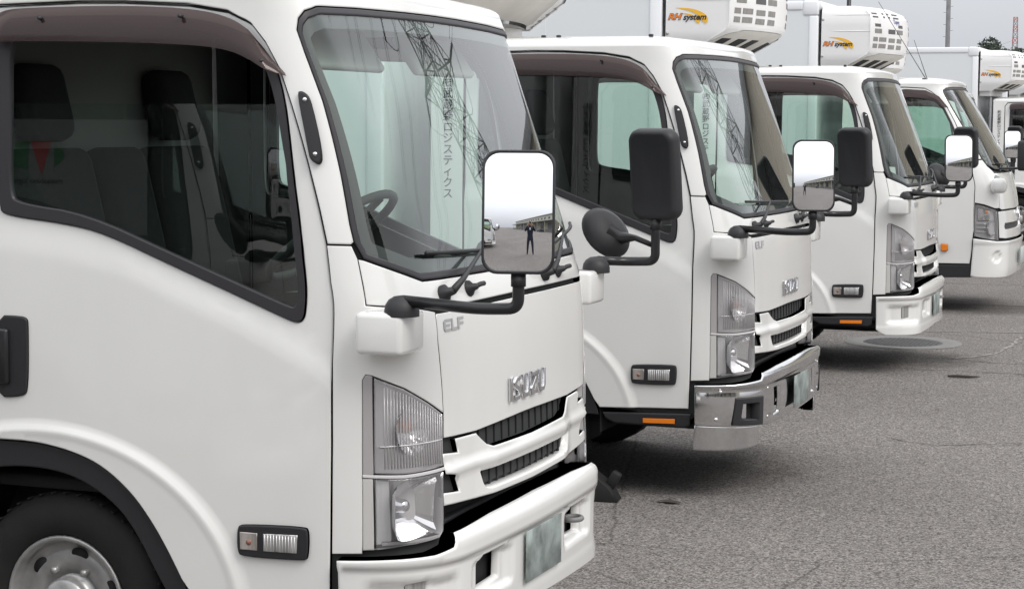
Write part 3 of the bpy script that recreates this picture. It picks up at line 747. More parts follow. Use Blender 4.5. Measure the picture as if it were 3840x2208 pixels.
def headlamp(root, mir):
    sk = ELF; mm = (lambda vf: mirrory(vf)) if mir else (lambda vf: vf)
    H = obj('headlamp', panel(sk, LAMP, off=-.075, thick=-.07, edge=0, grid=.06, mirror=mir, gap=.003), LAMPGREY, root)
    up_ = [(1.655, 1.110), (1.445, 1.075), (1.25, 1.028), (1.106, .988), (1.112, .832), (1.458, .823), (1.66, .828)]
    lo_ = [(1.66, .818), (1.458, .815), (1.112, .822), (1.129, .645), (1.171, .624), (1.472, .614), (1.647, .606), (1.665, .610)]
    obj('turn_lens', panel(sk, up_, off=.002, thick=.02, edge=.006, grid=.03, mirror=mir, gap=.002), RIBLENS, H)
    ribs = []
    for k in range(22):                                # pressed flutes of the upper lens
        s = 1.135+k*.0215; zt = itp([(1.1, .975), (1.25, 1.012), (1.445, 1.058), (1.66, 1.09)], s)
        z0 = .845
        ribs.append(tube([sk.at(s, z0, .003), sk.at(s, (z0+zt)/2, .003), sk.at(s, zt, .003)], .0019, 4))
    obj('lens_flutes', mm(join(*ribs)), LENSRIB, H)
    obj('lens_edge', panel(sk, [(1.721, 1.101), (1.701, 1.115), (1.662, 1.113), (1.662, .826), (1.729, .824)], off=.0015, thick=.03, edge=.004, grid=.05, mirror=mir), FROST, H)
    obj('lens_edge', panel(sk, [(1.73, .816), (1.668, .816), (1.670, .608), (1.739, .606)], off=.0015, thick=.03, edge=.004, grid=.05, mirror=mir), FROST2, H)
    obj('lens_divider', panel(sk, [(1.729, .828), (1.458, .824), (1.107, .832), (1.107, .822), (1.458, .814), (1.729, .819)], off=.003, thick=.03, edge=.002, grid=.05, mirror=mir), LAMPGREY, H)
    obj('head_lens', panel(sk, lo_, off=.002, thick=.02, edge=.006, grid=.03, mirror=mir, gap=.002), LENS, H)
    # turn lamp bowl and amber bulb
    def dish(s, z, r, depth, n=28, sq=2., asp=1.):
        c = sk.at(s, z, -.012); nz = (sk.N(sk.a(s), z)*.55+Vector((.84, 0, 0))).normalized(); ux = Vector((0, 0, 1)).cross(nz).normalized(); M = frame(c, ux, nz.cross(ux))
        V, F = [], []; K = 8
        for i in range(K+1):
            f = 1-i/(K+.5)
            for k in range(n):
                a = 2*math.pi*k/n; ca, sa = math.cos(a), math.sin(a); q = (abs(ca)**sq+abs(sa)**sq)**(-1/sq)
                V.append(M @ Vector((r*f*ca*q, r*asp*f*sa*q, -depth*(1-f*f))))
        for i in range(K):
            for k in range(n): F.append((i*n+k, i*n+(k+1) % n, (i+1)*n+(k+1) % n, (i+1)*n+k))
        F.append(tuple(range(K*n, K*n+n)))
        return (V, F), M
    d1, M1 = dish(1.36, .955, .078, .055)
    obj('turn_reflector', mm(d1), LAMPREF, H)
    obj('amber_bulb', mm(lathe([(.018, -.055), (.020, -.018), (.013, -.004), (0, .0)], 16, M1 @ Matrix.Translation((-.012, .004, 0)))), AMBERB, H)
    obj('lamp_shelf', mm(tube([sk.at(1.62-.48*k/10, .908+.006*k/10, .003) for k in range(11)], .0026, 5)), LENSRIB, H)
    obj('side_reflector', panel(sk, [(1.655, .808), (1.56, .806), (1.55, .625), (1.66, .618)], off=-.016, thick=.02, edge=.004, grid=.03, mirror=mir), SILV, H)
    obj('upper_reflector', panel(sk, [(1.65, 1.095), (1.50, 1.07), (1.49, .90), (1.65, .90)], off=-.030, thick=.02, edge=.004, grid=.03, mirror=mir), SILV, H)
    d2, M2 = dish(1.355, .722, .100, .075, 40, 6., .88)
    obj('head_reflector', mm((d2[0], d2[1])), LAMPREF, H, smooth=False)
    obj('bulb_shield', mm(lathe([(.0, -.02), (.014, -.021), (.020, -.03), (.021, -.055), (.019, -.066)], 20, M2 @ Matrix.Translation((-.02, .006, 0)))), CHROME, H)
    obj('lower_trim', panel(sk, [(1.15, .635), (1.62, .628), (1.62, .618), (1.16, .626)], off=-.006, thick=.03, edge=.002, grid=.04, mirror=mir), FROST, H)
def interior(root):
    # dashboard
    V, F = [], []
    prof = [(.0, 1.29), (-.06, 1.345), (-.16, 1.365), (-.30, 1.36), (-.38, 1.335), (-.42, 1.27), (-.43, 1.15), (-.36, 1.0), (-.2, .8)]
    ys = [-.78+1.56*k/12 for k in range(13)]
    for y in ys:
        k = .06*y*y+.16*max(0, abs(y)-.6)
        for x, z in prof: V.append((x-k-.045, y, z-.02))
    m = len(prof)
    for i in range(12):
        for j in range(m-1): F.append((i*m+j, i*m+j+1, (i+1)*m+j+1, (i+1)*m+j))
    D = obj('dashboard', (V, F), DASH, root)
    for k in range(-16, 17):
        y = k*.034; obj('vent_slot', bx(-.13-.06*y*y, -.10-.06*y*y, y-.010, y+.010, 1.336, 1.3375), DARKDASH, D, smooth=False)
    obj('binnacle', rbox((-.30, -.40, 1.37), (.20, .42, .08), .035, 3), DARKDASH, root)
    obj('paper_sheet', rbox((-.20, .05, 1.368), (.21, .34, .003), .001, 1, Matrix.Rotation(R(18), 3, 'Z').to_4x4() @ Matrix.Rotation(R(-4), 4, 'Y')), PAPER, root)
    obj('dash_camera', join(rbox((-.16, -.20, 1.395), (.05, .07, .05), .012, 2), rbox((-.16, -.20, 1.36), (.03, .03, .04), .006, 1)), DARKDASH, root)
    # steering wheel
    M = Matrix.Translation((-.43, -.44, 1.485)) @ Matrix.Rotation(R(-36), 4, 'Y')
    ring = [M @ Vector((.225*math.cos(2*math.pi*k/36), .225*math.sin(2*math.pi*k/36), 0)) for k in range(37)]
    S_ = obj('steering_wheel', join(tube(ring, .014, 8, False), lathe([(0, .0), (.055, -.004), (.06, -.03), (.0, -.045)], 16, M),
        *[tube([M @ Vector((.05*math.cos(R(a)), .05*math.sin(R(a)), -.02)), M @ Vector((.205*math.cos(R(a)), .205*math.sin(R(a)), 0))], .012, 6) for a in (0, 90, 270)]), DARKDASH, root)
    obj('steering_column', tube([M @ Vector((0, 0, -.04)), (-.35, -.40, .95)], .035, 10), DARKDASH, S_)
    # seats
    for y, w_ in ((-.42, .46), (.40, .46), (.0, .30)):
        st = obj('seat', rbox((-1.12, y, 1.02), (.50, w_, .16), .05, 3), SEAT, root)
        Mb = Matrix.Rotation(R(-14), 4, 'Y')
        obj('seat_back', rbox((-1.42, y, 1.40), (.13, w_, .70), .055, 3, Mb), SEAT, st)
        if w_ > .4: obj('head_rest', rbox((-1.50, y, 1.89), (.11, .25, .26), .05, 3, Mb), SEAT, st)
    obj('sun_visor', rbox((-.44, -.38, 2.055), (.03, .50, .15), .012, 2, Matrix.Rotation(R(-35), 4, 'Y')), ROOFMAT, root)
    obj('sun_visor', rbox((-.44, .38, 2.055), (.03, .50, .15), .012, 2, Matrix.Rotation(R(-35), 4, 'Y')), ROOFMAT, root)
    obj('headliner', bx(-1.55, -.42, -.74, .74, 2.145, 2.16, .005), ROOFMAT, root)
    obj('rear_lining', bx(-1.568, -1.555, -.80, .80, .9, 2.15), LININ, root)
def licence_plate(B, z=.468, y=.0, x=.113, w_=.33, h_=.165):
    P_ = obj('licence_plate', rbox((x, y, z), (.004, w_, h_), .0015, 1), GREENP, B)
def white_bumper(root):
    sk = ELF
    tow = [(.81, .536), (.515, .538), (.525, .438), (.81, .430)]; fog = [(1.471, .500), (1.326, .512), (1.319, .429), (1.467, .422)]
    out = [(0, .652), (.647, .648), (1.10, .638), (1.135, .600), (1.283, .588), (1.634, .585), (1.868, .581), (1.862, .34), (1.80, .312), (1.734, .298), (1.254, .296), (.9, .300), (0, .315)]
    def bd(a, z):
        d = .038-.013*ss(.5, .95, abs(a))
        d += .010*ss(.548, .562, z)-.030*max(0, (z-.605)/.045)**2*(1-ss(.62, .75, abs(a)))                                   # lip along the top
        d -= .012*ss(.352, .340, z)*0
        d += .006*ss(.36, .35, z)
        for a0, a1, z0, z1 in ((.28, .50, .43, .54), (.66, .87, .405, .525)):   # pockets round the openings
            k = ss(a0-.05, a0, abs(a))*(1-ss(a1, a1+.05, abs(a)))*ss(z0-.03, z0, z)*(1-ss(z1-.03, z1, z)); d -= .022*k
        return d
    B = obj('bumper', panel(sk, sym(out), [tow, [(-s, z) for s, z in tow], fog, [(-s, z) for s, z in fog]], thick=.075, hthick=.02, edge=.008, grid=.018, disp=bd, dens=.02), PAINT, root)
    for sg in (1, -1):
        p = sk.at(sg*1.40, .466, -.005)
        obj('fog_lamp', panel(sk, [(sg*s, z) for s, z in [(1.475, .505), (1.322, .516), (1.315, .424), (1.470, .418)]], off=.008, thick=.02, edge=.003, grid=.03), MARKL, B)
        obj('tow_recess', panel(sk, [(sg*s, z) for s, z in [(.85, .55), (.48, .55), (.49, .425), (.85, .42)]], off=-.03, thick=-.022, edge=0, grid=.05), DARK, B)
        q = sk.at(sg*.66, .487, .022)
        ring = [q+Vector((.0+.030*math.cos(R(20*k)), .036*math.sin(R(20*k)), .0)) for k in range(19)]
        if sg < 0: obj('tow_hook', tube(ring, .009, 8, False), STEELD, B)
    licence_plate(B)
    return B
def chrome_bumper(root):
    sk = ELF
    fog = [(1.51, .388), (1.475, .508), (1.11, .506), (1.115, .378)]; tow = [(.80, .53), (.62, .53), (.62, .40), (.80, .395)]
    out = [(0, .640), (.647, .634), (1.10, .622), (1.15, .592), (1.5, .580), (1.868, .575), (1.868, .378), (1.105, .366), (.9, .352), (0, .352)]
    def bd(a, z): return .030-.006*ss(.5, .95, abs(a))+.016*ss(.545, .575, z)+.010*(1-((z-.465)/.12)**2)*(1-ss(.54, .56, z))-.034*max(0, (z-.60)/.04)**2*(1-ss(.62, .75, abs(a)))
    B = obj('bumper', panel(sk, sym(out), [fog, [(-s, z) for s, z in fog], tow, [(-s, z) for s, z in tow]], thick=.07, hthick=.012, edge=.008, grid=.02, disp=bd, dens=.02), CHROME_B, root)
    for sg in (1, -1):
        obj('lower_valance', panel(sk, [(sg*s, z) for s, z in [(1.868, .381), (1.108, .370), (1.075, .30), (1.10, .262), (1.50, .254), (1.885, .255)]], off=.0225, thick=.06, edge=.010, grid=.03), CHROME_B, B)
        f2 = [(1.44, .405), (1.415, .490), (1.175, .488), (1.18, .395)]
        s_ = obj('fog_surround', panel(sk, [(sg*s, z) for s, z in fog], [[(sg*s, z) for s, z in f2]], off=.044, thick=.055, edge=.006, grid=.03, gap=-.006), PLAST, B)
        obj('fog_lamp', panel(sk, [(sg*s, z) for s, z in [(1.45, .40), (1.42, .495), (1.30, .495), (1.30, .40)]], off=.004, thick=.0, edge=0, grid=.03), LAMPREF, s_)
        obj('fog_back', panel(sk, [(sg*s, z) for s, z in [(1.46, .39), (1.43, .50), (1.16, .50), (1.16, .385)]], off=-.004, thick=-.02, edge=0, grid=.03), DARK, s_)
        obj('tow_recess', panel(sk, [(sg*s, z) for s, z in [(.82, .54), (.60, .54), (.60, .39), (.82, .385)]], off=-.04, thick=-.022, edge=0, grid=.05), DARK, B)
        for s, z in ((1.64, .545), (1.68, .41), (.97, .54), (.97, .40)):
            p = sk.at(sg*s, z, .026+.010*(1-((z-.465)/.12)**2)); n_ = sk.N(sk.a(sg*s), z)
            obj('bolt', lathe([(.011, -.004), (.010, .004), (.005, .007), (0, .0075)], 12, frame(p, n_.orthogonal(), n_.cross(n_.orthogonal()))), CHROME, B)
    licence_plate(B, z=.470, x=.122)
    return B
# ------------------------------------------------------------------ insulated box with nose-mounted refrigeration unit
UNIT = Skin(
    [(2.30, -1.62), (2.38, -1.46), (2.46, -1.30), (2.53, -1.165), (2.555, -1.145), (2.60, -1.135), (2.75, -1.125), (2.88, -1.14), (2.95, -1.19), (2.985, -1.29), (3.005, -1.46)],
    [(2.3, .24), (2.5, .32), (3.0, .32)], [(2.3, .64), (2.55, .66), (2.9, .66), (3.0, .60)],
    [(2.30, -1.74), (2.38, -1.60), (2.46, -1.46), (2.53, -1.345), (2.60, -1.325), (2.88, -1.325), (2.95, -1.38), (2.985, -1.48), (3.005, -1.62)],
    [(2.30, .85), (2.40, .885), (2.50, .908), (2.8, .908), (2.93, .890), (2.985, .84), (3.005, .77)], -1.825, .8, 2.7)
def fridge_box(root, logo=True, length=4.2):
    x0, x1, yw, z0, z1 = -1.84-length, -1.84, .93, .92, 3.05
    B = obj('cargo_box', bx(x0+.02, x1-.012, -yw+.012, yw-.012, z0+.05, z1-.02), BOXP, root, smooth=False)
    for sg in (-1, 1):
        y0, y1 = (-yw, -yw+.05) if sg < 0 else (yw-.05, yw)
        obj('top_rail', bx(x0, x1-.16, y0, y1, z1-.095, z1-.004, .014), BOXT, B)
        obj('corner_cap', bx(x1-.158, x1, y0-.002 if sg < 0 else y0, y1 if sg < 0 else y1+.002, z1-.15, z1, .02), BOXT, B)
        obj('front_post', bx(x1-.095, x1, y0, y1, z0, z1-.152, .014), BOXT, B)
        obj('bottom_rail', bx(x0, x1-.10, y0, y1, z0, z0+.12, .01), BOXT, B)
        n = 5
        for k in range(1, n):                            # panel joints
            xx = x0+(x1-.1-x0)*k/n
            obj('panel_joint', bx(xx-.003, xx+.003, -yw+.0108 if sg < 0 else yw-.0125, -yw+.0125 if sg < 0 else yw-.0108, z0+.125, z1-.10), BOXT, B, smooth=False)
    obj('front_rail', bx(x1-.03, x1+.004, -.80, .80, z1-.09, z1-.003, .01), BOXT, B)
    sk = UNIT
    U = obj('refrigeration_unit', panel(sk, sym([(0, 2.985), (1, 2.985), (2, 2.985), (2.97, 2.985), (2.97, 2.36), (2, 2.36), (1, 2.40), (0, 2.40)]), thick=.0, edge=0, grid=.035), FRP, root)
    top = [sk.P(sk.a(s), 2.985) for s in [3*k/30 for k in range(31)]]; top = top+[Vector((v.x, -v.y, v.z)) for v in top[::-1]]
    V, F = [], []; n = len(top)
    for i, (q, h) in enumerate(((1, 0), (.97, .008), (.90, .014), (.6, .017))):
        for v in top: V.append(Vector((-1.825+(v.x+1.825)*q, v.y*q, v.z+h)))
    for i in range(3):
        for j in range(n-1): F.append((i*n+j, i*n+j+1, (i+1)*n+j+1, (i+1)*n+j))
    F.append(tuple(range(3*n, 4*n)))
    obj('unit_top', (V, F), FRP, U)
    bot = [sk.P(sk.a(s), 2.37) for s in [3*k/30 for k in range(31)]]; bot = bot+[Vector((v.x, -v.y, v.z)) for v in bot[::-1]]
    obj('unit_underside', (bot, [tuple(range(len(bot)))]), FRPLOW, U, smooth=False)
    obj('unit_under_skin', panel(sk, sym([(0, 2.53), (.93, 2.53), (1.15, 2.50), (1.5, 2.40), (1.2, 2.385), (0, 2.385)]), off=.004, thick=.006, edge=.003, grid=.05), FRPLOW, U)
    obj('unit_base', bx(-1.83, -1.66, -.80, .80, 2.28, 2.372, .01), FRP, U)
    obj('pipe_cover', bx(-1.80, -1.70, .55, .80, 1.10, 2.29, .02), FRP, U)
    for z in (2.745, 2.905):                             # pressed grooves along the sides
        for sg in (1, -1):
            pts = [sk.at(sg*s, z-.02*max(0, (2.1-s))*.5, -.002) for s in (2.82, 2.6, 2.4, 2.2, 2.0, 1.8)]
            obj('side_groove', tube(pts, [.0015, .0055, .006, .006, .0055, .003], 6), FRP, U)
    for sg in (1, -1):
        for s, z in ((2.94, 2.86), (2.94, 2.50)):
            p = sk.at(sg*s, z, 0); n_ = sk.N(sk.a(sg*s), z)
            obj('bolt', lathe([(.013, -.002), (.012, .005), (.006, .008), (0, .0085)], 10, frame(p, n_.orthogonal(), n_.cross(n_.orthogonal()))), STEEL, U)
    # front grille openings
    def vent(s0, s1, za, zb, m=VENT, off=.0035):
        g = obj('unit_vent', panel(sk, [(s0, za), (s1, za), (s1, zb), (s0, zb)], off=off, thick=.006, edge=.002, grid=.05, dens=.04), m, U)
        return g
    for sg in (1, -1):
        for s0 in (1.30, 1.05):
            for za in (2.585, 2.650): vent(sg*s0, sg*(s0-.20), za, za+.042, VENTG)
        for s0 in (.78, .50):
            for za in (2.58, 2.645): vent(sg*s0, sg*(s0-.20), za, za+.042, VENTG)
        vent(sg*1.24, sg*.98, 2.73, 2.775, VENTG); vent(sg*.80, sg*.58, 2.73, 2.775); vent(sg*.52, sg*.26, 2.73, 2.775, VENTG)
        vent(sg*1.22, sg*1.0, 2.795, 2.825); vent(sg*.45, sg*.26, 2.795, 2.825)
        for za in (2.885, 2.918): vent(sg*1.28, sg*1.05, za, za+.014); vent(sg*.6, sg*.4, za, za+.014); vent(sg*.9, sg*.86, za, za+.016); vent(sg*.75, sg*.71, za, za+.016)
        for s0 in (1.12, .78, .44): vent(sg*s0, sg*(s0-.20), 2.405, 2.475, DARK, .009)
    tx = text_mesh('Topre', .06, bold=.001); obj('maker_lettering', on_skin(sk, tx, sk.a(.62), 2.835, .003), LOGOBLUE, U, smooth=False)
    if logo: rh_logo(U, -1.800, -.9150)
    return B
def rh_logo(U, x0, y):
    """orange and black name with a golden swoosh on the unit's side"""
    def place(vf, dx, dz, dy): return [Vector((x0+v[0]+dx, y-dy, 2.60+v[1]+dz)) for v in vf[0]], vf[1]
    sw = []
    for k in range(25):
        t = k/24; a = R(100-118*t); sw.append((t, .150+.155*math.cos(a)*1.0, .030+.052*math.sin(a)))
    def swoosh(cx, cz, rx, rz, a0, a1, wmax, dz):
        P, Q = [], []
        for k in range(25):
            t = k/24; a = R(a0+(a1-a0)*t); wd = wmax*(t**.8)*(1-max(0, (t-.72)/.28)**2)
            P.append((cx+rx*math.cos(a), cz+rz*math.sin(a))); Q.append((cx+(rx-wd)*math.cos(a), cz+(rz-wd*.75)*math.sin(a)))
        V = [Vector((p[0], p[1], 0)) for p in P]+[Vector((q[0], q[1], 0)) for q in Q]; n = len(P)
        return V, [(i, i+1, n+i+1, n+i) for i in range(n-1)]
    obj('swoosh', place(swoosh(.09, .0, .222, .088, 98, -22, .075, 0), 0, 0, .0006), GOLD, U, smooth=False)
    obj('swoosh', place(swoosh(.09, -.012, .16, .062, 88, -20, .045, 0), 0, 0, .0006), GOLD, U, smooth=False)
    def ctr(vf, sx_=1., sz_=1.): return [Vector((v[0]*sx_, v[1]*sz_, 0)) for v in vf[0]], vf[1]
    obj('logo_letters', place(ctr(text_mesh('RH', .064, shear=.32, bold=.0042), 1.15), .005, .0, .0010), BLKTXT, U, smooth=False)
    obj('logo_letters', place(ctr(text_mesh('RH', .064, shear=.32, bold=.0016), 1.15), .005, .0, .0016), ORANGE, U, smooth=False)
    obj('logo_letters', place(ctr(text_mesh('system', .062, shear=.28, bold=.0018), 1.02), .122, -.002, .0020), BLKTXT, U, smooth=False)
MARKL = mat('marker_clear_lens', (.80, .80, .78), .15, metal=.5, var=.75, vscale=55, streak=.015)
MARKA = mat('marker_amber_lens', (.60, .55, .52), .2, metal=.4, var=.6, vscale=55, streak=.015)
MBULB = mat('marker_bulb_amber', (.26, .12, .08), .3)
LENSRIB = mat('lens_flute', (.66, .65, .66), .15, metal=.2)
FROST2 = mat('frosted_lens_edge_clear', (.55, .54, .525), .3)
SILV = mat('lamp_silver', (.82, .82, .82), .25, metal=.35, var=.25, vscale=40, streak=.05)
BAND = mat('windscreen_black_band', (.055, .053, .056), .35)
LININ = mat('cab_lining', (.30, .30, .29), .9)
STEELD = mat('grey_hook_paint', (.20, .20, .20), .5)
VENTG = mat('vent_mesh', (.32, .31, .30), .6, var=.5, vscale=120, streak=.01)
# ------------------------------------------------------------------ the other make: swept lamps, raked screen
DUT = Skin(
    [(.2, .0), (.45, .045), (.6, .045), (.85, .03), (1.1, .0), (1.3, -.045), (1.5, -.13), (1.75, -.27), (2.0, -.42), (2.2, -.55)],
    [(.2, .10), (2.2, .10)], [(.2, .58), (1.3, .58), (2.2, .64)],
    [(.2, -.30), (1.2, -.30), (1.4, -.36), (1.6, -.47), (2.0, -.68), (2.2, -.78)], [(.2, .84), (1.2, .85), (2.2, .80)], -1.6, 1.5)
def raked_truck(root):
    sk = DUT
    seam = [(2.25, 2.195), (2.03, 2.185), (1.93, 2.15), (1.80, 2.10), (1.70, 2.0), (1.70, 1.86), (1.76, 1.65), (1.84, 1.48), (1.93, 1.33), (1.965, 1.18), (1.973, 1.0), (1.972, .78), (2.0, .55), (2.010, .475)]
    ws = [(0, 2.205), (.7, 2.20), (1.25, 2.19), (1.50, 2.165), (1.55, 2.13), (1.56, 2.0), (1.53, 1.80), (1.50, 1.62), (1.47, 1.50), (1.40, 1.44), (1.1, 1.40), (0, 1.37)]
    win = [(2.3, 2.135), (2.05, 2.12), (1.90, 2.07), (1.80, 1.99), (1.80, 1.86), (1.85, 1.66), (1.93, 1.48), (2.0, 1.36), (2.08, 1.345), (2.4, 1.40), (2.72, 1.43), (2.76, 1.46), (2.72, 2.09), (2.68, 2.13)]
    winin = inset_sz(sk, win, .022)
    lamp = [(1.953, 1.062), (1.75, 1.045), (1.46, 1.008), (1.39, .99), (1.40, .715), (1.47, .712), (1.75, .728), (1.959, .75)]
    half = [(0, 2.235), (1, 2.235), (2, 2.235), (3, 2.235), (3, .55), (sk.sx(-1.46, .8), .55), (sk.sx(-1.42, .86), .86), (sk.sx(-1.42, 1.6), 1.6), (sk.sx(-1.42, 2.12), 2.12), (sk.sx(-1.42, 2.19)-.03, 2.193)]+seam[:8]+ws[:9][::-1]
    C = obj('cab_shell', panel(sk, sym(half), gap=.004, thick=.03, grid=.06), PAINT, root)
    rp = [sk.P(sk.a(3*k/40), 2.23) for k in range(41)]; rp = rp+[Vector((v.x, -v.y, v.z)) for v in rp[::-1]][:-1]
    V, F, n, K, cx = [], [], len(rp), 8, -1.1
    for i in range(K+1):
        q = math.cos(i/K*math.pi/2*.98)
        for v in rp: V.append(Vector((cx+(v.x-cx)*(q**.6 if i else 1), v.y*(q**.6 if i else 1), v.z+.07*(1-q**2.4)**(1/2.4))))
    for i in range(K):
        for j in range(n): F.append((i*n+j, i*n+(j+1) % n, (i+1)*n+(j+1) % n, (i+1)*n+j))
    F.append(tuple(range(K*n, K*n+n)))
    obj('roof_panel', (V, [tuple(reversed(f)) for f in F]), PAINT, root)
    hin = [(0, 2.18), (1, 2.18), (2.97, 2.18), (2.97, .44), (1.9, .44), (1.2, .5), (0, .5)]
    obj('inner_shell', panel(sk, sym(hin), [win, [(-s, z) for s, z in win], sym(ws), lamp, [(-s, z) for s, z in lamp]], off=-.022, thick=0, edge=0, grid=.1), DARKDASH, root)
    obj('rear_wall', bx(-1.592, -1.57, -.83, .83, .5, 2.2, .01), PAINT, root)
    sr = lambda z: sk.sx(-1.42, z)
    dout = seam+[(2.32, .47), (2.345, .52), (2.40, .64), (2.47, .74), (2.56, .81), (2.68, .85), (sr(.86), .86), (sr(1.6), 1.6), (sr(2.12), 2.12), (sr(2.19)-.03, 2.193)]
    for mir in (False, True):
        D = obj('door', panel(sk, dout, [win], gap=.005, thick=.03, grid=.06, mirror=mir), PAINT, root)
        obj('window_seal', panel(sk, win, [winin], off=-.004, thick=.02, grid=.1, edge=.004, mirror=mir, gap=-.003), RUB, D)
        obj('side_window', panel(sk, winin, off=-.016, thick=0, edge=0, grid=.1, mirror=mir), SDG, D)
        vis = [(2.75, 2.06), (2.72, 2.13), (2.254, 2.177), (2.031, 2.165), (1.804, 2.10), (1.72, 1.985), (1.843, 1.992), (1.972, 2.05), (2.073, 2.08), (2.242, 2.093)]
        obj('rain_visor', panel(sk, vis, off=.014, thick=0, edge=0, grid=.04, mirror=mir, disp=lambda a, z: .03*ss(2.16, 2.09, z)), VISOR, D)
        obj('side_marker_lamp', panel(sk, [(2.226, .671), (2.175, .665), (2.174, .603), (2.224, .597)], off=.03, thick=.035, edge=.008, grid=.03, mirror=mir), AMBER, D)
        obj('side_step', panel(sk, [(2.0, .465), (2.32, .46), (2.33, .36), (2.22, .336), (2.0, .345)], off=.0, thick=.1, edge=.01, grid=.06, mirror=mir), PLAST, root)
        L = obj('headlamp', panel(sk, lamp, off=-.05, thick=-.05, edge=0, grid=.05, mirror=mir), LAMPGREY, root)
        obj('head_lens', panel(sk, lamp, off=.001, thick=.02, edge=.006, grid=.04, mirror=mir, gap=.004), LENS, L)
        mm = mirrory if mir else (lambda v: v)
        c = sk.at(1.56, .83, -.015); nz = Vector((.95, -.3, 0)).normalized(); ux = Vector((0, 0, 1)).cross(nz).normalized(); M = frame(c, ux, nz.cross(ux))
        obj('head_reflector', mm(lathe([(.085, 0), (.075, -.02), (.05, -.045), (.02, -.06), (0, -.062)], 8, M)), LAMPREF, L, smooth=False)
        obj('turn_reflector', panel(sk, [(1.9, 1.03), (1.55, 1.0), (1.6, .90), (1.9, .90)], off=-.03, thick=.01, edge=.006, grid=.05, mirror=mir), LAMPREF, L, smooth=False)
        obj('amber_bulb', mm(lathe([(.014, 0), (.014, .02), (0, .028)], 10, frame(sk.at(1.70, .985, -.03), ux, nz.cross(ux)))), AMBERB, L)
        for z in (.80, .84, .88):
            obj('lamp_fin', panel(sk, [(1.92, z), (1.72, z-.004), (1.72, z-.014), (1.92, z-.010)], off=-.02, thick=.02, edge=.001, grid=.05, mirror=mir), LAMPREF, L)
        cp = seam[7:12]+[(1.975, .755)]+lamp[:4]+[(1.30, 1.04), (1.15, 1.10), (1.12, 1.24), (1.22, 1.36), (1.40, 1.43), (1.47, 1.50)]
        obj('corner_panel', panel(sk, [s_ for s_ in seam[7:12]]+[(1.968, 1.075), (1.75, 1.058), (1.46, 1.02), (1.30, 1.02), (1.18, 1.255), (1.22, 1.37), (1.40, 1.435), (1.47, 1.495)], gap=.003, thick=.03, grid=.05, mirror=mir), PAINT, root)
    W = obj('windscreen', panel(sk, sym(ws), off=-.006, thick=0, edge=0, grid=.06, gap=.01), WSG, root)
    obj('windscreen_seal', panel(sk, sym(ws), [inset_sz(sk, sym(ws), .02)], off=.001, thick=.02, edge=.005, grid=.1), RUB, W)
    obj('front_lid', panel(sk, sym([(0, 1.36), (1.22, 1.365), (1.18, 1.255), (1.30, 1.02), (1.2, 1.005), (.6, 1.005), (0, 1.0)]), gap=.003, thick=.03, grid=.05), PAINT, root)
    nose = [(0, .99), (.6, .995), (1.2, .995), (1.38, .99), (1.39, .73), (1.15, .72), (0, .715)]
    slot = sym([(0, .865), (1.12, .87), (1.16, .84), (1.12, .815), (0, .81)])
    G = obj('grille', panel(sk, sym(nose), [slot], gap=.004, thick=.04, edge=.006, grid=.04, off=.008), PAINT, root)
    obj('grille_backing', panel(sk, sym([(0, .90), (1.2, .90), (1.2, .78), (0, .78)]), off=-.02, thick=0, edge=0, grid=.1), PLAST, G)
    em = [(.085*math.cos(2*math.pi*k/28), .062*math.sin(2*math.pi*k/28), .0) for k in range(29)]
    p = [sk.P(-v[0], .945+v[1])+Vector((.022, 0, 0)) for v in em]
    obj('oval_emblem', join(tube(p, .007, 6, False), tube([sk.P(-.05, .985)+Vector((.02, 0, 0)), sk.P(-.03, .905)+Vector((.02, 0, 0))], .008, 6), tube([sk.P(.05, .985)+Vector((.02, 0, 0)), sk.P(.03, .905)+Vector((.02, 0, 0))], .008, 6), tube([sk.P(-.04, .945)+Vector((.02, 0, 0)), sk.P(.04, .945)+Vector((.02, 0, 0))], .008, 6)), CHROME, G)
    bo = [(0, .70), (1.1, .70), (1.475, .70), (1.75, .715), (1.97, .728), (1.985, .55), (2.003, .36), (1.9, .345), (1.481, .343), (1.0, .345), (0, .36)]
    def bd(a, z):
        d = .02+.01*ss(.65, .69, z); q = math.hypot((abs(a)-.79)/.06, (z-.55)/.055); return d-.02*(1-ss(.6, 1.1, q))
    B = obj('bumper', panel(sk, sym(bo), thick=.08, edge=.012, grid=.025, disp=bd), PAINT, root)
    for sg in (1, -1):
        pc = sk.at(sg*1.68, .545, .006); nz = sk.N(sk.a(sg*1.68), .545); ux = Vector((0, 0, 1)).cross(nz).normalized()
        obj('fog_lamp', lathe([(.034, -.01), (.032, .006), (0, .010)], 20, frame(pc, ux, nz.cross(ux))), DARK, B)
    P_ = obj('licence_plate', rbox((.095, .0, .53), (.006, .33, .165), .002, 1), PLATEW, B)
    obj('radiator_block', bx(-.8, -.05, -.6, .6, .42, .78, .02), DARK, root)
    obj('cab_floor', bx(-1.58, -.38, -.78, .78, .70, .735), DARK, root)
    obj('chassis_frame', join(bx(-6.0, -.1, -.42, -.34, .42, .60), bx(-6.0, -.1, .34, .42, .42, .60), bx(-1.25, -1.05, -.6, .6, .28, .4, .03)), DARK, root)
    for x, nm in ((-1.2, 'wheel'), (-3.75, 'rear_wheel')):
        for y, sd in ((-.70, -1), (.70, 1)): wheel(root, x, y, .345, .345, sd, nm)
    # twin mirror on a long arm, black left mirror
    obj('mirror_bracket', rbox((-.06, -.80, 1.245), (.15, .14, .15), .05, 3), PAINT, root)
    obj('mirror_arm', tube(bez([(-.05, -.84, 1.41), (.18, -.90, 1.42), (.36, -.95, 1.42)], 4), .012, 8), ARM, root)
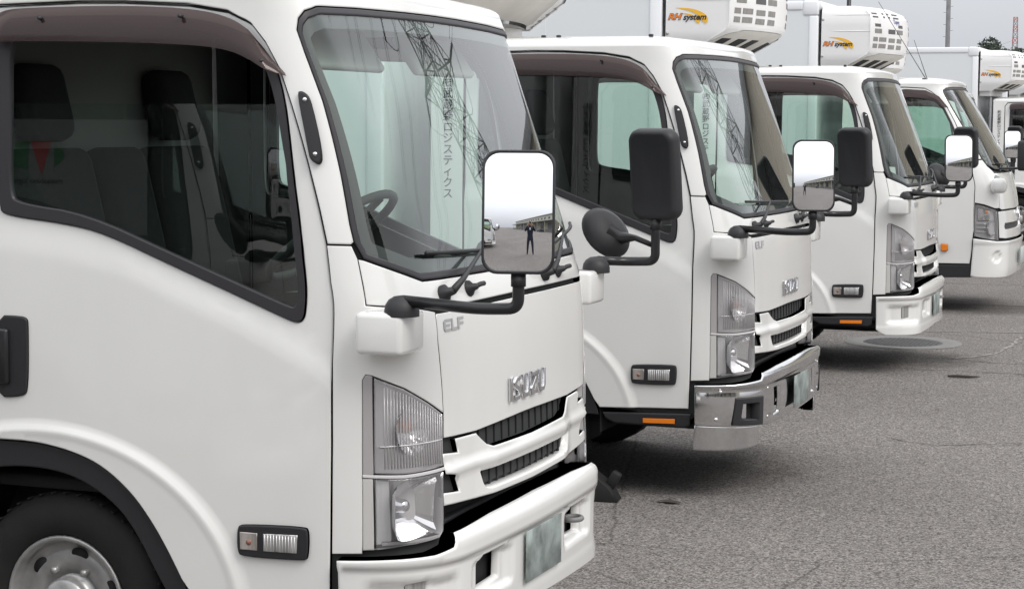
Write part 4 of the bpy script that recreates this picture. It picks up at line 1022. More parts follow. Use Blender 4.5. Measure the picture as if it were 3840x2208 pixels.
    for z, h_ in ((1.52, .24), (1.355, .10)):
        M = frame((.44, -.95, z), (.93, .36, 0), (0, 0, 1)); Hs = obj('mirror_housing', xf(prism(rrect(.17, h_+.03, .03), -.05), M), PLAST, root)
        V = []; o = rrect(.15, h_+.008, .024)
        for k in range(8):
            f = 1-k/8
            V += [M @ Vector((p[0]*f, p[1]*f, .006-((p[0]*f)**2+(p[1]*f)**2)/(2*.7))) for p in o]
        n = len(o); F = [(i*n+j, i*n+(j+1) % n, (i+1)*n+(j+1) % n, (i+1)*n+j) for i in range(7) for j in range(n)]+[tuple(range(7*n, 8*n))]
        obj('mirror_glass', (V, F, [(M.to_3x3() @ Vector((q.x/.7, q.y/.7, 1))).normalized() for q in [M.inverted() @ v for v in V]]), MIRRORG, Hs)
    obj('mirror_housing', rbox((.18, -.98, 1.54), (.11, .06, .29), .028, 3), PLAST, root)
    obj('mirror_arm', tube(bez([(-.05, .84, 1.41), (.15, .95, 1.42), (.18, .95, 1.46)], 4), .012, 8), ARM, root)
    obj('mirror_housing', rbox((.18, .95, 1.60), (.14, .06, .30), .03, 3), PLAST, root)
    an = obj('antenna', rbox((-.78, -.70, 2.262), (.13, .045, .03), .012, 2, Matrix.Rotation(R(12), 4, 'Y')), PLAST, root)
    obj('antenna_whip', tube([(-.80, -.70, 2.27), (-1.29, -.70, 3.04)], [.004, .0025], 5), ARM, an); obj('antenna_whip', tube([(-.79, -.70, 2.27), (-.93, -.70, 2.66)], [.004, .0025], 5), ARM, an)
    obj('dashboard', rbox((-.30, 0, 1.25), (.45, 1.45, .20), .06, 3), DASH, root)
    M = Matrix.Translation((-.72, -.40, 1.42)) @ Matrix.Rotation(R(-40), 4, 'Y')
    ring = [M @ Vector((.21*math.cos(2*math.pi*k/30), .21*math.sin(2*math.pi*k/30), 0)) for k in range(31)]
    obj('steering_wheel', join(tube(ring, .014, 8, False), tube([M @ Vector((-.2, 0, 0)), M @ Vector((.2, 0, 0))], .014, 6), tube([M @ Vector((0, 0, 0)), (-.45, -.4, 1.1)], .03, 8)), DARKDASH, root)
    for y in (-.42, .40):
        st = obj('seat', rbox((-1.15, y, 1.02), (.5, .46, .16), .05, 3), SEAT, root)
        obj('seat_back', rbox((-1.45, y, 1.36), (.13, .46, .6), .05, 3, Matrix.Rotation(R(-10), 4, 'Y')), SEAT, st)
    obj('headliner', bx(-1.55, -.7, -.7, .7, 2.17, 2.185, .005), ROOFMAT, root)
    for s0, b0, b1 in ((.9, (1.0, 1.45), (.1, 1.43)), (-.3, (-.35, 1.44), (-1.25, 1.5))):
        a = sk.at(s0, 1.37, .01); p0, p1 = sk.at(*b0, .015), sk.at(*b1, .015)
        Wp = obj('wiper', tube([a, (p0+p1)/2], [.012, .006], 6), PLAST, root); obj('wiper_blade', tube([p0, (p0+p1)/2, p1], .007, 6), PLAST, Wp)
# ------------------------------------------------------------------ the ground
def asphalt():
    m = bpy.data.materials.new('asphalt'); m.use_nodes = True; t = m.node_tree; b = t.nodes['Principled BSDF']
    c = nn(t, 'ShaderNodeTexCoord'); L = t.links
    def noise(scale, det=4, rough=.6):
        n = nn(t, 'ShaderNodeTexNoise'); n.inputs['Scale'].default_value = scale; n.inputs['Detail'].default_value = det; n.inputs['Roughness'].default_value = rough
        L.new(c.outputs['Object'], n.inputs['Vector']); return n
    def rng(src, a, b_, lo, hi):
        r = nn(t, 'ShaderNodeMapRange'); r.inputs['From Min'].default_value = a; r.inputs['From Max'].default_value = b_
        r.inputs['To Min'].default_value = lo; r.inputs['To Max'].default_value = hi; L.new(src, r.inputs[0]); return r.outputs[0]
    def mulv(a, b_):
        n = nn(t, 'ShaderNodeMath', operation='MULTIPLY'); L.new(a, n.inputs[0]); L.new(b_, n.inputs[1]); return n.outputs[0]
    vo = nn(t, 'ShaderNodeTexVoronoi'); vo.inputs['Scale'].default_value = 140; L.new(c.outputs['Object'], vo.inputs['Vector'])
    bw = nn(t, 'ShaderNodeRGBToBW'); L.new(vo.outputs['Color'], bw.inputs[0])
    grain = rng(bw.outputs[0], .15, .85, .40, 1.60)
    pits = rng(noise(48, 3).outputs[0], .34, .50, .42, 1)
    coarse = rng(noise(14, 3).outputs[0], .3, .7, .86, 1.12)
    patch = rng(noise(.35, 5).outputs[0], .3, .7, .84, 1.14)
    v = mulv(mulv(mulv(grain, pits), coarse), patch)
    # hairline cracks and old oil stains; shade painted in under the second truck
    vc = nn(t, 'ShaderNodeTexVoronoi', feature='DISTANCE_TO_EDGE'); vc.inputs['Scale'].default_value = .22
    dn = noise(1.3, 6, .7); mv = nn(t, 'ShaderNodeMix', data_type='RGBA'); mv.inputs[0].default_value = .10
    L.new(c.outputs['Object'], mv.inputs[6]); L.new(dn.outputs['Color'], mv.inputs[7]); L.new(mv.outputs[2], vc.inputs['Vector'])
    v = mulv(v, rng(vc.outputs['Distance'], .0005, .0018, .62, 1))
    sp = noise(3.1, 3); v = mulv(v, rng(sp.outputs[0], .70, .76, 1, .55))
    for (x, y, rx, ry, k) in ((-2.75, 15.2, .95, .75, .42), (-2.95, 9.75, .85, .75, .36), (-2.3, 19.6, .9, .7, .6), (-2.6, 5.4, 1.2, .9, .6)):  # second patch puts under-truck shade into the ground colour
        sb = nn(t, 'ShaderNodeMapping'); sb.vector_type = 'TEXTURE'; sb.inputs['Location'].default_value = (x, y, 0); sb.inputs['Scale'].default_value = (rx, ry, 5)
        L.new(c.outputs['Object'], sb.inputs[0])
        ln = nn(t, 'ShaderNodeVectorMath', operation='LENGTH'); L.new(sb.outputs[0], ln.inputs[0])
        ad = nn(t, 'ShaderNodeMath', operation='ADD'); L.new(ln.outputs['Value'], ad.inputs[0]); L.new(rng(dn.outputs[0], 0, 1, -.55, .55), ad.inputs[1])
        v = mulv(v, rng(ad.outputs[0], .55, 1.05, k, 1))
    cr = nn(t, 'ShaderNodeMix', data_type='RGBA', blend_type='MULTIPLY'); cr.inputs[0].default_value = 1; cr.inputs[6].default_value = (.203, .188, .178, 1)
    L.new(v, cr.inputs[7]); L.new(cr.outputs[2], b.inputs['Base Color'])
    b.inputs['Roughness'].default_value = .9; b.inputs['Specular IOR Level'].default_value = .25
    bp = nn(t, 'ShaderNodeBump'); bp.inputs['Strength'].default_value = .5; bp.inputs['Distance'].default_value = .006
    L.new(mulv(grain, pits), bp.inputs['Height']); L.new(bp.outputs[0], b.inputs['Normal'])
    return m
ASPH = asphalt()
g = 4000
gv, gf = [], []
N = 40
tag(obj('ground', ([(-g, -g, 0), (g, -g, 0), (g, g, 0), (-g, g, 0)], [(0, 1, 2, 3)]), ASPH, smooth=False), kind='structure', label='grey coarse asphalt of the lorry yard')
CONC = mat('concrete_ring', (.215, .21, .205), .9, var=.2, vscale=14, bump=.4, bscale=90)
IRON = mat('cast_iron', (.085, .083, .086), .65, var=.4, vscale=40, bump=.8, bscale=60)
mh = empty('manhole', (-2.67, 16.22, 0))
tag(mh, 'round iron manhole cover in a pale concrete ring, in the asphalt before the third truck', 'manhole')
obj('concrete_ring', lathe([(.33, .004), (.345, .008), (.48, .008), (.49, .003)], 48), CONC, mh)
lid = obj('iron_lid', lathe([(0, .006), (.325, .006), (.33, .002)], 48), IRON, mh)
for i in range(-8, 9):
    for j in range(-8, 9):
        if math.hypot(i, j) < 8.4: obj('lid_stud', rbox((i*.036, j*.036, .0075), (.024, .024, .004), .003, 1), IRON, lid, smooth=False)
tag(obj('fallen_twig', tube([(.0, 0, .012), (.06, .02, .014), (.15, .025, .012), (.22, .05, .014)], [.008, .011, .010, .004], 6), mat('twig', (.05, .045, .04), .9)), 'small dark twig lying on the open asphalt at right', 'twig').location = (-1.99, 14.1, 0)
tag(obj('fallen_leaf', ([(0, 0, .006), (.07, .03, .016), (.15, .0, .006), (.08, -.03, .012)], [(0, 1, 2, 3)]), mat('dry_leaf', (.06, .05, .045), .9), smooth=False), 'dark dry leaf on the asphalt in front of the chrome bumper', 'leaf').location = (-2.64, 8.86, 0)
# wheel chock poking out from behind the first truck
ck = empty('wheel_chock', (-2.93, 8.82, 0), R(8)); tag(ck, 'black rubber wheel chock on the asphalt between first and second truck', 'wheel chock')
obj('chock_body', prism([(0, 0), (.24, 0), (.20, .07), (.10, .15), (.02, .16)], .13, frame((-.12, .06, 0), (1, 0, 0), (0, 0, 1)), .006), TYRE, ck)
obj('chock_handle', rbox((.09, .0, .10), (.05, .05, .09), .012, 2, Matrix.Rotation(R(30), 4, 'Y')), TYRE, ck)
# painted bay line far across the yard
WORN = mat('worn_joint', (.36, .335, .315), .9, var=.6, vscale=7); CRK = mat('crack_dirt', (.045, .042, .04), .95, var=.4, vscale=9)
def crack(pts, w_, m, label, seed, jit=.02):
    rnd = random.Random(seed); P_ = []
    for i in range(len(pts)-1):
        a, b = Vector(pts[i]), Vector(pts[i+1]); n = max(2, int((b-a).length/.06))
        P_ += [a+(b-a)*k/n+Vector((rnd.uniform(-jit, jit), rnd.uniform(-jit, jit))) for k in range(n)]
    V, F = [], []
    for i, q in enumerate(P_):
        d = (P_[min(i+1, len(P_)-1)]-P_[max(i-1, 0)]).normalized(); h = w_*rnd.uniform(.25, 1.); e = Vector((-d.y, d.x))*h
        V += [(q.x+e.x, q.y+e.y, .004), (q.x-e.x, q.y-e.y, .004)]
        if i: F.append((2*i-2, 2*i-1, 2*i+1, 2*i))
    tag(obj('asphalt_joint', (V, F), m, smooth=False), kind='structure', label=label)
crack([(-3.6, 14.36), (-3.05, 14.41), (-2.63, 14.46), (-2.2, 14.47), (-1.47, 14.51), (1.0, 14.6)], .008, CRK, 'thin dark crack across the asphalt before the manhole', 1)
crack([(-2.11, 15.26), (-1.93, 15.54), (-1.82, 15.82), (-1.80, 16.68), (-1.79, 17.54)], .022, WORN, 'pale worn patch edge right of the manhole', 2, .03)
crack([(-2.35, 15.2), (-2.11, 15.26), (-1.85, 15.1), (-1.4, 15.15)], .009, CRK, 'short dark crack right of the manhole', 3)
crack([(-4.2, 16.75), (-3.30, 16.94), (-2.25, 17.30), (-1.2, 17.6)], .022, WORN, 'thin pale joint in the asphalt behind the manhole', 4, .008)
crack([(-3.6, 20.03), (-2.91, 20.06), (-2.06, 20.07), (-.8, 20.1)], .03, WORN, 'thin pale joint in the asphalt before the fourth truck', 5, .008)
crack([(-3.9, 22.5), (-2.78, 22.63), (-1.6, 22.6)], .03, WORN, 'farthest thin pale joint in the asphalt', 6, .01)
crack([(-1.9, 11.2), (-1.6, 11.05), (-1.2, 11.3), (-.6, 11.2)], .006, CRK, 'short hairline crack on the open asphalt at lower right', 8, .03)

# ------------------------------------------------------------------ the row of trucks
GRP = 'white refrigerated trucks parked in a row'
def place(root, x, y, yaw): root.location = (x, y, 0); root.rotation_euler = (0, 0, R(yaw))
proto = empty('refrigerated_truck')
elf_common(proto); fridge_box(proto)
others = [copy_tree(proto) for _ in range(7)]
rows = [
    (proto, -2.1985, 5.757, 0., white_bumper, 'nearest white refrigerated truck, white bumper, at the left front of the row'),
    (others[0], -2.25, 9.78, -.3, chrome_bumper, 'white refrigerated truck with a chrome bumper, second in the row'),
    (others[1], -2.31, 14.86, .8, white_bumper, 'white refrigerated truck standing behind the manhole, third in the row'),
    (others[2], -3.7, 1.88, 0., white_bumper, 'white refrigerated truck beside the photographer, seen only in mirrors and windows'),
    (others[6], -1.9, -3.4, 0., white_bumper, 'white refrigerated truck farther up the row behind the photographer, in the near mirror'),
    (others[3], -3.05, 24.9, 0., None, 'white refrigerated truck mostly hidden behind the swept-lamp truck'),
    (others[4], -2.2, 32.0, 0., None, 'white refrigerated truck at the right edge, its cab side lettering in view'),
    (others[5], -2.2, 36.0, 0., None, 'farthest white refrigerated truck, only its cooling unit shows at the right edge'),
]
for o, x, y, yaw, bump, lab in rows:
    place(o, x, y, yaw); tag(o, lab, 'truck', GRP)
    if bump: bump(o)
    else: white_bumper(o)
for ch in others[0].children:                            # the second truck carries a smaller, closed-bottom unit
    if ch.name.split('.')[0] == 'refrigeration_unit':
        ch.scale = (.74, .86, 1); ch.location.x = -1.83*(1-.74)
        for v_ in list(ch.children):
            if v_.name.split('.')[0] == 'unit_vent' and v_.data.materials[0] == DARK: bpy.data.objects.remove(v_)
low = [p for p in WININ if p[1] < 1.885]; k_ = max(range(len(low)), key=lambda i: abs(low[i][0]-low[i-1][0])+abs(low[i][1]-low[i-1][1]))
low = low[k_:]+low[:k_]
for d_ in proto.children:
    if d_.name.split('.')[0] == 'door' and min(v.co.y for v in d_.data.vertices) < -.5:
        for g_ in d_.children:
            if g_.name.split('.')[0] == 'side_window':       # the nearest driver's window is wound down a hand's breadth
                t_ = obj('side_window', panel(ELF, [(low[0][0], 1.885)]+low+[(low[-1][0], 1.885)], off=-.018, thick=0, edge=0, grid=.08), SDG)
                g_.data = t_.data; bpy.data.objects.remove(t_)
dut = empty('refrigerated_truck'); raked_truck(dut); 
for ch in list(proto.children):
    if ch.name.split('.')[0] in ('cargo_box', 'refrigeration_unit'): copy_tree(ch, dut)
place(dut, -2.2, 19.95, 0); tag(dut, 'white truck with large swept headlamps and raked windscreen, fourth in the row', 'truck', GRP)
# window shade with the haulier's mark in the truck beside the photographer
SH = mat('window_shade', (.34, .35, .345), .85)
t0 = others[2]
sh = obj('window_shade', bx(-1.34, -.52, .846, .850, 1.40, 1.93), SH, t0, smooth=False)
GRN = mat('mark_green', (.03, .22, .07), .6); REDM = mat('mark_red', (.62, .05, .06), .6)
def ell(cx, cz, rx, rz, cut0, cut1, n=24):
    pts = [(cx+rx*math.cos(2*math.pi*k/n), cz+rz*math.sin(2*math.pi*k/n)) for k in range(n)]
    return [(min(max(p[0], cut0), cut1), p[1]) for p in pts]
def onshade(poly): return prism(poly, .002, frame((0, .851, 0), (-1, 0, 0), (0, 0, 1)))
cxm = 1.07
obj('mark', onshade(ell(cxm, 1.765, .155, .066, cxm-.2, cxm-.105)), GRN, sh, smooth=False)
obj('mark', onshade(ell(cxm, 1.765, .155, .066, cxm+.02, cxm+.2)), GRN, sh, smooth=False)
obj('mark', onshade([(cxm-.09, 1.83), (cxm+.01, 1.83), (cxm-.045, 1.675)]), REDM, sh, smooth=False)
tm = text_mesh('musashino logistics', .038, bold=.0006)
obj('mark_lettering', xf(tm, frame((-(cxm-.15), .853, 1.635), (-1, 0, 0), (0, 0, 1))), BLKTXT, sh, smooth=False)

# ------------------------------------------------------------------ far background
def bearing(px, d):
    """ground point d metres out on the line of sight through photo column px (0..3840)"""
    a = YAW-math.atan((px-1920)/7200); return Vector((-math.sin(a)*d, math.cos(a)*d, 0))
POLE = mat('concrete_pole', (.20, .20, .21), .9, var=.3, vscale=3)
WIRE = mat('wire', (.10, .10, .11), .7)
p = bearing(3535, 150); po = empty('utility_pole', p); tag(po, 'grey concrete utility pole with step bolts above the far boxes', 'utility pole')
obj('pole_shaft', lathe([(.19, 0), (.165, 14), (0, 14)], 16), POLE, po)
for k in range(9): obj('step_bolt', tube([(0, 0, 8.4+k*.45), (.36 if k % 2 else -.36, .0, 8.4+k*.45)], .014, 5), POLE, po)
p = bearing(3165, 110); p2 = empty('utility_pole', p); tag(p2, 'dark utility pole with a transformer, its foot behind the cooling unit', 'utility pole')
obj('pole_shaft', lathe([(.14, 0), (.12, 13), (0, 13)], 12), ARM, p2)
obj('transformer', join(rbox((-.80, 0, 9.2), (.34, .34, .9), .05), rbox((-.45, 0, 9.1), (.4, .06, .08), .01), rbox((-1.05, 0, 9.0), (.1, .1, .2), .02)), POLE, p2)
# red and white lattice mast
RED = mat('mast_red', (.46, .16, .14), .7); MASTW = mat('mast_white', (.30, .30, .31), .7); WHT = mat('window_frame_white', (.62, .62, .62), .7)
p = bearing(3786, 1000); ma = empty('lattice_mast', p); tag(ma, 'distant red and white lattice mast beside the tree', 'mast')
hts = [0, 8, 15, 21, 27, 32.5, 37.5, 42, 45, 48, 50.5, 53, 55]
for i in range(len(hts)-1):
    z0, z1 = hts[i], hts[i+1]; w0 = 2.6-1.7*(z0/55)**.7; w1 = 2.6-1.7*(z1/55)**.7; parts = []
    cs = ((1, 1), (-1, 1), (-1, -1), (1, -1))
    for k in range(4):
        a, b = cs[k], cs[(k+1) % 4]
        A0, A1 = Vector((a[0]*w0, a[1]*w0, z0)), Vector((a[0]*w1, a[1]*w1, z1)); B0, B1 = Vector((b[0]*w0, b[1]*w0, z0)), Vector((b[0]*w1, b[1]*w1, z1))
        parts += [tube([A0, A1], .20, 4), tube([A0, B1], .10, 4), tube([B0, A1], .10, 4), tube([A1, B1], .13, 4)]
    obj('mast_section', join(*parts), RED if i % 2 else MASTW, ma, smooth=False)
def sag(a, b, d, n=14):
    a, b = Vector(a), Vector(b); return [a+(b-a)*(k/n)-Vector((0, 0, d*4*(k/n)*(1-k/n))) for k in range(n+1)]
def leafcloud(n, rx, ry, rz, size, seed, clumps=40, drop=.0):
    rnd = random.Random(seed); V, F = [], []
    cl_ = []
    while len(cl_) < clumps:
        v = Vector((rnd.uniform(-1, 1), rnd.uniform(-1, 1), rnd.uniform(-1, 1)))
        if .45 < v.length < 1: cl_.append((v, rnd.uniform(.16, .34)))
    for i in range(n):
        c, r = rnd.choice(cl_); d = Vector((rnd.gauss(0, 1), rnd.gauss(0, 1), rnd.gauss(0, 1))).normalized()*r*rnd.uniform(.6, 1.05)
        q = c+d; q = Vector((q.x*rx, q.y*ry, q.z*rz)); u = Vector((rnd.gauss(0, 1), rnd.gauss(0, 1), rnd.gauss(0, .6))).normalized(); w_ = u.orthogonal().normalized()
        s_ = size*rnd.uniform(.6, 1.3); k = len(V)
        V += [q-u*s_, q+w_*s_*.5, q+u*s_, q-w_*s_*.5]; F.append((k, k+1, k+2, k+3))
    return V, F
LEAF = mat('tree_foliage', (.055, .075, .055), .8, var=.45, vscale=.9); BARK = mat('tree_bark', (.07, .06, .05), .9)
def tree(x, y, h, r, seed, label, n=5000, size=.16, group=None):
    t = empty('tree', (x, y, 0)); tag(t, label, 'tree', group)
    obj('trunk', tube([(0, 0, 0), (.1, 0, h*.3), (.0, .1, h*.62)], [.30, .22, .12], 8), BARK, t)
    rnd = random.Random(seed)
    obj('limb', join(*[tube([(0, 0, h*.35), (math.cos(a)*r*.4, math.sin(a)*r*.4, h*.55), (math.cos(a)*r*.75, math.sin(a)*r*.75, h*.72)], [.12, .08, .03], 6) for a in [rnd.uniform(0, 6.3) for _ in range(6)]]), BARK, t)
    cr = leafcloud(n, r, r, h*.36, size, seed); obj('crown', ([v+Vector((0, 0, h*.64)) for v in cr[0]], cr[1]), LEAF, t, smooth=False)
    return t
p = bearing(3690, 250); tree(p.x, p.y, 11.9, 4.9, 5, 'dark green round tree rising behind the farthest box, left of the lattice mast', 16000, .22)
# power line wires in the sky
for k, (za, zb) in enumerate(((44, 30), (37, 24), (30, 19))):
    a = bearing(3786, 1000); b = bearing(3200, 700)
    tag(obj('power_line', tube(sag((a.x, a.y, za), (b.x, b.y, zb-6), 4), .05, 4), WIRE, smooth=False), 'thin power line sloping down from the lattice mast, %s of three' % ('uppermost', 'middle', 'lowest')[k], 'power line', 'power lines at the mast')
# ------------------------------------------------------------------ what the mirrors and screens see: pylon, sheds, the photographer
PY = mat('pylon_steel', (.11, .12, .12), .7)
def pylon(x, y, h, rz, label):
    t = empty('pylon', (x, y, 0), rz); t.scale = (1.6, 1.6, 1.6); tag(t, label, 'pylon'); parts = []
    lv = [0, 4, 7.5, 10.5, 13, 15, 17, 19, 21, 23, 25, 27, 29, 31, 33, 35, 37, 39, 41, 43, h]
    wd = lambda z: .5+1.65*(1-z/h)
    cs = ((1, 1), (-1, 1), (-1, -1), (1, -1))
    for i in range(len(lv)-1):
        z0, z1 = lv[i], lv[i+1]; w0, w1 = wd(z0), wd(z1)
        for k in range(4):
            a, b = cs[k], cs[(k+1) % 4]
            A0, A1 = Vector((a[0]*w0, a[1]*w0, z0)), Vector((a[0]*w1, a[1]*w1, z1)); B0, B1 = Vector((b[0]*w0, b[1]*w0, z0)), Vector((b[0]*w1, b[1]*w1, z1))
            m0, m1 = (A0+B0)/2, (A1+B1)/2
            parts += [tube([A0, A1], .10, 4), tube([A0, B1], .045, 4), tube([B0, A1], .045, 4), tube([A1, B1], .045, 4), tube([m0, A1], .03, 4), tube([m0, B1], .03, 4)]
    obj('lattice_body', join(*parts), PY, t, smooth=False)
    ends = []
    for z, L in ((19.5, 4.2), (24.0, 4.8), (29, 4.4), (34, 4.6), (39, 4.0)):
        for sg in (-1, 1):
            w_ = wd(z); tip = Vector((sg*L, 0, z+.3)); pp = []
            for q in (-1, 1):
                pp += [tube([(sg*w_, q*w_, z), tip], .045, 4), tube([(sg*w_, q*w_, z+1.1), tip], .045, 4), tube([(sg*w_, q*w_, z), (sg*(w_+L)*.5, q*w_*.5, z+.7)], .03, 4)]
            A = obj('cross_arm', join(*pp), PY, t, smooth=False)
            for d in (-1, 1):
                e0, e1 = tip, tip+Vector((0, d*2.6, -.5)); obj('insulator_string', tube([e0+(e1-e0)*k/16 for k in range(17)], [.07 if k % 2 else .14 for k in range(17)], 6), PY, A)
            jl = [tip+Vector((0, -2.6+5.2*k/12, -.5-2.2*4*(k/12)*(1-k/12)*.8)) for k in range(13)]
            obj('jumper_loop', tube(jl, .035, 4), PY, A)
            ends.append(tip)
    return t, ends
pt, tips = pylon(27.5, 96.0, 46, R(-58), 'steel lattice pylon mirrored in the windscreens')
Mp = Matrix.Translation((27.5, 96.0, 0)) @ Matrix.Rotation(R(-58), 4, 'Z') @ Matrix.Scale(1.6, 4)
names = ('lowest', 'second', 'third', 'fourth', 'top')
for i, tp in enumerate(tips):
    for d in (-1, 1):
        a = Mp @ (tp+Vector((0, d*2.6, -.5))); b = Mp @ (tp+Vector((0, d*170, -2)))
        tag(obj('power_line', join(tube(sag(a, b, 6, 24), .035, 4), tube(sag(a+Vector((0, 0, .5)), b+Vector((0, 0, .5)), 6, 24), .035, 4)), WIRE, smooth=False), '%s twin conductor on the pylon, %s arm, %s span' % (names[i//2], 'west' if i % 2 == 0 else 'east', 'near' if d < 0 else 'far'), 'power line', 'pylon conductors')
BEIGE = mat('beige_cladding', (.46, .43, .36), .8, var=.12, vscale=.4, streak=.1); ROOFG = mat('grey_roof', (.22, .23, .24), .7); WIND = mat('window_dark', (.06, .07, .08), .2)
hall = empty('warehouse', (4.8, 60, 0)); tag(hall, 'beige warehouse end with grey eaves, mirrored in the second and third windscreens', 'warehouse')
obj('wall', bx(-6.5, 6.6, -8, 8, 0, 9.3), BEIGE, hall, smooth=False); obj('eaves', bx(-6.9, 7.0, -8.5, 8.5, 9.3, 10.0, .05), ROOFG, hall)
obj('door', bx(-3.5, -.5, -8.06, -8.0, 0, 3.6), ROOFG, hall, smooth=False)
# long loading shed behind and to the right of the photographer
shed = empty('loading_shed', (24, -55, 0)); tag(shed, 'long cream loading shed with canopy, dock doors and upper windows, behind the photographer', 'warehouse')
CREAM = mat('cream_cladding', (.50, .48, .38), .8, var=.1, vscale=.3); CANOPY = mat('canopy_sheet', (.33, .34, .34), .6)
obj('wall', bx(0, 16, -60, 50, 0, 8.2), CREAM, shed, smooth=False); obj('roof', bx(-.4, 16.4, -60.5, 50.5, 8.2, 8.7, .05), ROOFG, shed); obj('canopy', bx(-5, 0, -60, 50, 4.7, 5.0, .03), CANOPY, shed)
for k in range(14):
    y = -56+k*8
    obj('dock_door', bx(-.06, 0, y, y+3.6, .9, 4.2), ROOFG if k % 2 else WIND, shed, smooth=False); obj('canopy_post', bx(-4.7, -4.45, y+5, y+5.25, 0, 4.7), CREAM, shed, smooth=False)
    for j in range(2):
        w_ = obj('window', bx(-.05, 0, y+.4+j*3.6, y+2.6+j*3.6, 6.1, 7.4), WHT, shed, smooth=False); obj('pane', bx(-.07, -.05, y+.55+j*3.6, y+2.45+j*3.6, 6.2, 7.3), WIND, w_, smooth=False)
obj('dock_platform', bx(-3.2, 0, -60, 50, 0, .9), CONC, shed, smooth=False)
far = empty('far_shed', (-20, -150, 0)); tag(far, 'low pale yellow shed at the far end of the yard behind the photographer', 'warehouse')
obj('wall', bx(-14, 14, -6, 6, 0, 5.0), mat('pale_yellow', (.55, .47, .30), .8), far, smooth=False); obj('roof', bx(-14.4, 14.4, -6.4, 6.4, 5, 5.5, .05), ROOFG, far)
for k in range(6): tree(-95+k*9.5+2*math.sin(k*5), -150+4*math.cos(k*3), 8.5+2*math.sin(k*2.1), 4.6, 20+k, 'dark round tree, %s from the left in the tree line behind the photographer' % ('first', 'second', 'third', 'fourth', 'fifth', 'sixth')[k], 1400, .42, 'far trees behind the photographer')
# parked cars seen in the near mirror
def car(x, y, rz, m, label):
    c = empty('parked_car', (x, y, 0), rz); tag(c, label, 'car', 'cars parked far behind the photographer')
    obj('body', join(rbox((0, 0, .55), (4.1, 1.68, .55), .16, 3), rbox((-.25, 0, 1.02), (2.3, 1.45, .5), .22, 3)), m, c)
    obj('window_band', rbox((-.25, 0, 1.05), (2.34, 1.47, .26), .1, 2), WIND, c)
    for sx_ in (-1.3, 1.3):
        for sy_ in (-.78, .78): obj('wheel', lathe([(0, -.09), (.30, -.09), (.31, 0), (.30, .09), (0, .09)], 16, Matrix.Translation((sx_, sy_, .31)) @ Matrix.Rotation(R(90), 4, 'X')), TYRE, c)
car(15.5, -30, R(100), ARM, 'black car parked under the loading shed canopy')
for k in range(8): car(-58+k*4.6, -118-.5*k, R(90), PAINT if k not in (6, 7) else LOGOBLUE, ('white' if k not in (6, 7) else 'blue')+' car, %s in the far line behind the photographer' % ('first', 'second', 'third', 'fourth', 'fifth', 'sixth', 'seventh', 'eighth')[k])
# ------------------------------------------------------------------ the photographer (seen in the near mirror)
SUIT = mat('navy_suit', (.012, .014, .028), .85); SKINM = mat('skin', (.48, .30, .22), .6); HAIR = mat('dark_hair', (.02, .016, .014), .7); SHIRT = mat('white_shirt', (.7, .7, .7), .8)
def skin_mesh(name, joints, edges, m, parent, root_i=0, sub=2):
    me = bpy.data.meshes.new(name); me.from_pydata([j[0] for j in joints], edges, []); me.materials.append(m)
    o = link(bpy.data.objects.new(name, me), parent)
    md = o.modifiers.new('skin', 'SKIN'); md.use_smooth_shade = True
    for i, j in enumerate(joints):
        r = j[1]; me.skin_vertices[0].data[i].radius = (r, r) if not isinstance(r, tuple) else r
        me.skin_vertices[0].data[i].use_root = (i == root_i)
    o.modifiers.new('sub', 'SUBSURF').levels = sub; o.modifiers['sub'].render_levels = sub
    return o
pp = empty('person', (.135, -.345, 0), YAW+R(90)-R(90)); tag(pp, 'person in a dark navy suit standing with a camera held to the face', 'person')
J = [((0, 0, .96), (.16, .11)), ((0, 0, 1.12), (.155, .105)), ((0, .0, 1.32), (.185, .115)), ((0, .0, 1.50), (.17, .10)), ((0, .0, 1.60), .062), ((0, .02, 1.70), .06),
     ((-.10, 0, .90), .095), ((-.14, .02, .50), .068), ((-.165, -.01, .10), .050), ((-.175, .10, .04), .040),
     ((.10, 0, .90), .095), ((.14, .02, .50), .068), ((.165, -.01, .10), .050), ((.175, .10, .04), .040),
     ((-.20, .0, 1.51), .068), ((-.29, .06, 1.36), .050), ((-.145, .225, 1.66), .037),
     ((.20, .0, 1.51), .068), ((.29, .06, 1.36), .050), ((.145, .225, 1.66), .037)]
E_ = [(0, 1), (1, 2), (2, 3), (3, 4), (4, 5), (0, 6), (6, 7), (7, 8), (8, 9), (0, 10), (10, 11), (11, 12), (12, 13), (3, 14), (14, 15), (15, 16), (3, 17), (17, 18), (18, 19)]
skin_mesh('body', J, E_, SUIT, pp)
bm = bmesh.new(); bmesh.ops.create_uvsphere(bm, u_segments=24, v_segments=16, radius=1)
for v in bm.verts:
    x, y, z = v.co; f = 1-.16*max(0, -z); v.co = Vector((x*.078*f, y*.095*f+(.012 if abs(x) < .2 and y > .8 and -.3 < z < .1 else 0), z*.118))
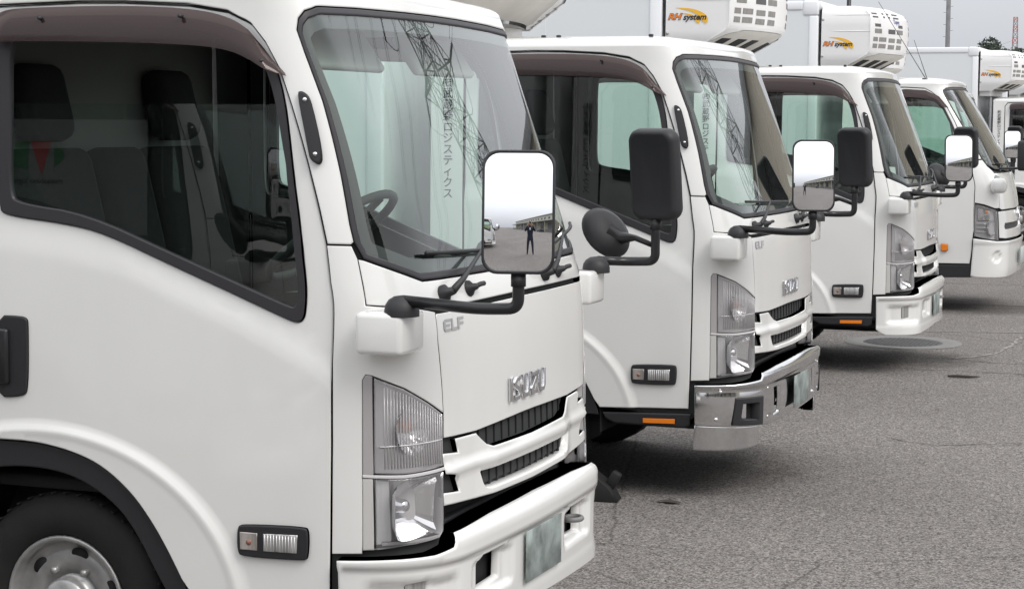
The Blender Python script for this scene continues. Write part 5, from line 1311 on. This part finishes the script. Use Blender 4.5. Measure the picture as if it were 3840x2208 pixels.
bm.verts.index_update(); hv = [v.co+Vector((0, .03, 1.80)) for v in bm.verts]; hf = [tuple(v.index for v in q.verts) for q in bm.faces]; bm.free()
hd = obj('head', (hv, hf), SKINM, pp)
hairv = [Vector((v.x*1.07, (v.y-.03)*1.07+.024, (v.z-1.80)*1.07+1.806)) for v in hv]
obj('hair', (hairv, [q for q in hf if all(hairv[i].z > 1.80 + .9*(hairv[i].y-.0) for i in q)]), HAIR, hd)
for sx_ in (-1, 1): obj('ear', rbox((sx_*.080, .02, 1.80), (.015, .04, .06), .007, 2), SKINM, hd)
obj('nose', rbox((0, .130, 1.785), (.022, .03, .045), .009, 2), SKINM, hd)
for sx_ in (-1, 1):
    jt = [((sx_*.145, .225, 1.66), .034), ((sx_*.115, .27, 1.755), .036), ((sx_*.09, .285, 1.79), .030)]; ed = [(0, 1), (1, 2)]
    for q, (dx, dz, ln) in enumerate(((.0, .045, .05), (.008, .025, .058), (.010, .005, .055), (.006, -.014, .045))):
        i = len(jt); jt += [((sx_*(.085+dx*.3), .29, 1.79+dz*.6), .010), ((sx_*(.072), .318, 1.80+dz), .009), ((sx_*(.045), .325, 1.80+dz), .008)]; ed += [(2, i), (i, i+1), (i+1, i+2)]
    i = len(jt); jt += [((sx_*.08, .262, 1.775), .011), ((sx_*.055, .235, 1.785), .009)]; ed += [(2, i), (i, i+1)]
    skin_mesh('hand', jt, ed, SKINM, pp, 0, 1)
obj('shirt_front', rbox((0, .098, 1.50), (.08, .02, .14), .009, 2), SHIRT, pp)
cmr = tag(obj('camera', join(rbox((0, .245, 1.835), (.13, .05, .085), .01, 2), rbox((0, .245, 1.885), (.05, .045, .03), .008, 2), lathe([(.031, 0), (.033, .02), (.033, .04), (.028, .044)], 20, frame((0, .27, 1.83), (1, 0, 0), (0, 0, 1)) @ Matrix.Rotation(R(180), 4, 'X'))), ARM), 'black camera held up to the face of the person in the navy suit', 'camera')
cmr.location = pp.location; cmr.rotation_euler = pp.rotation_euler
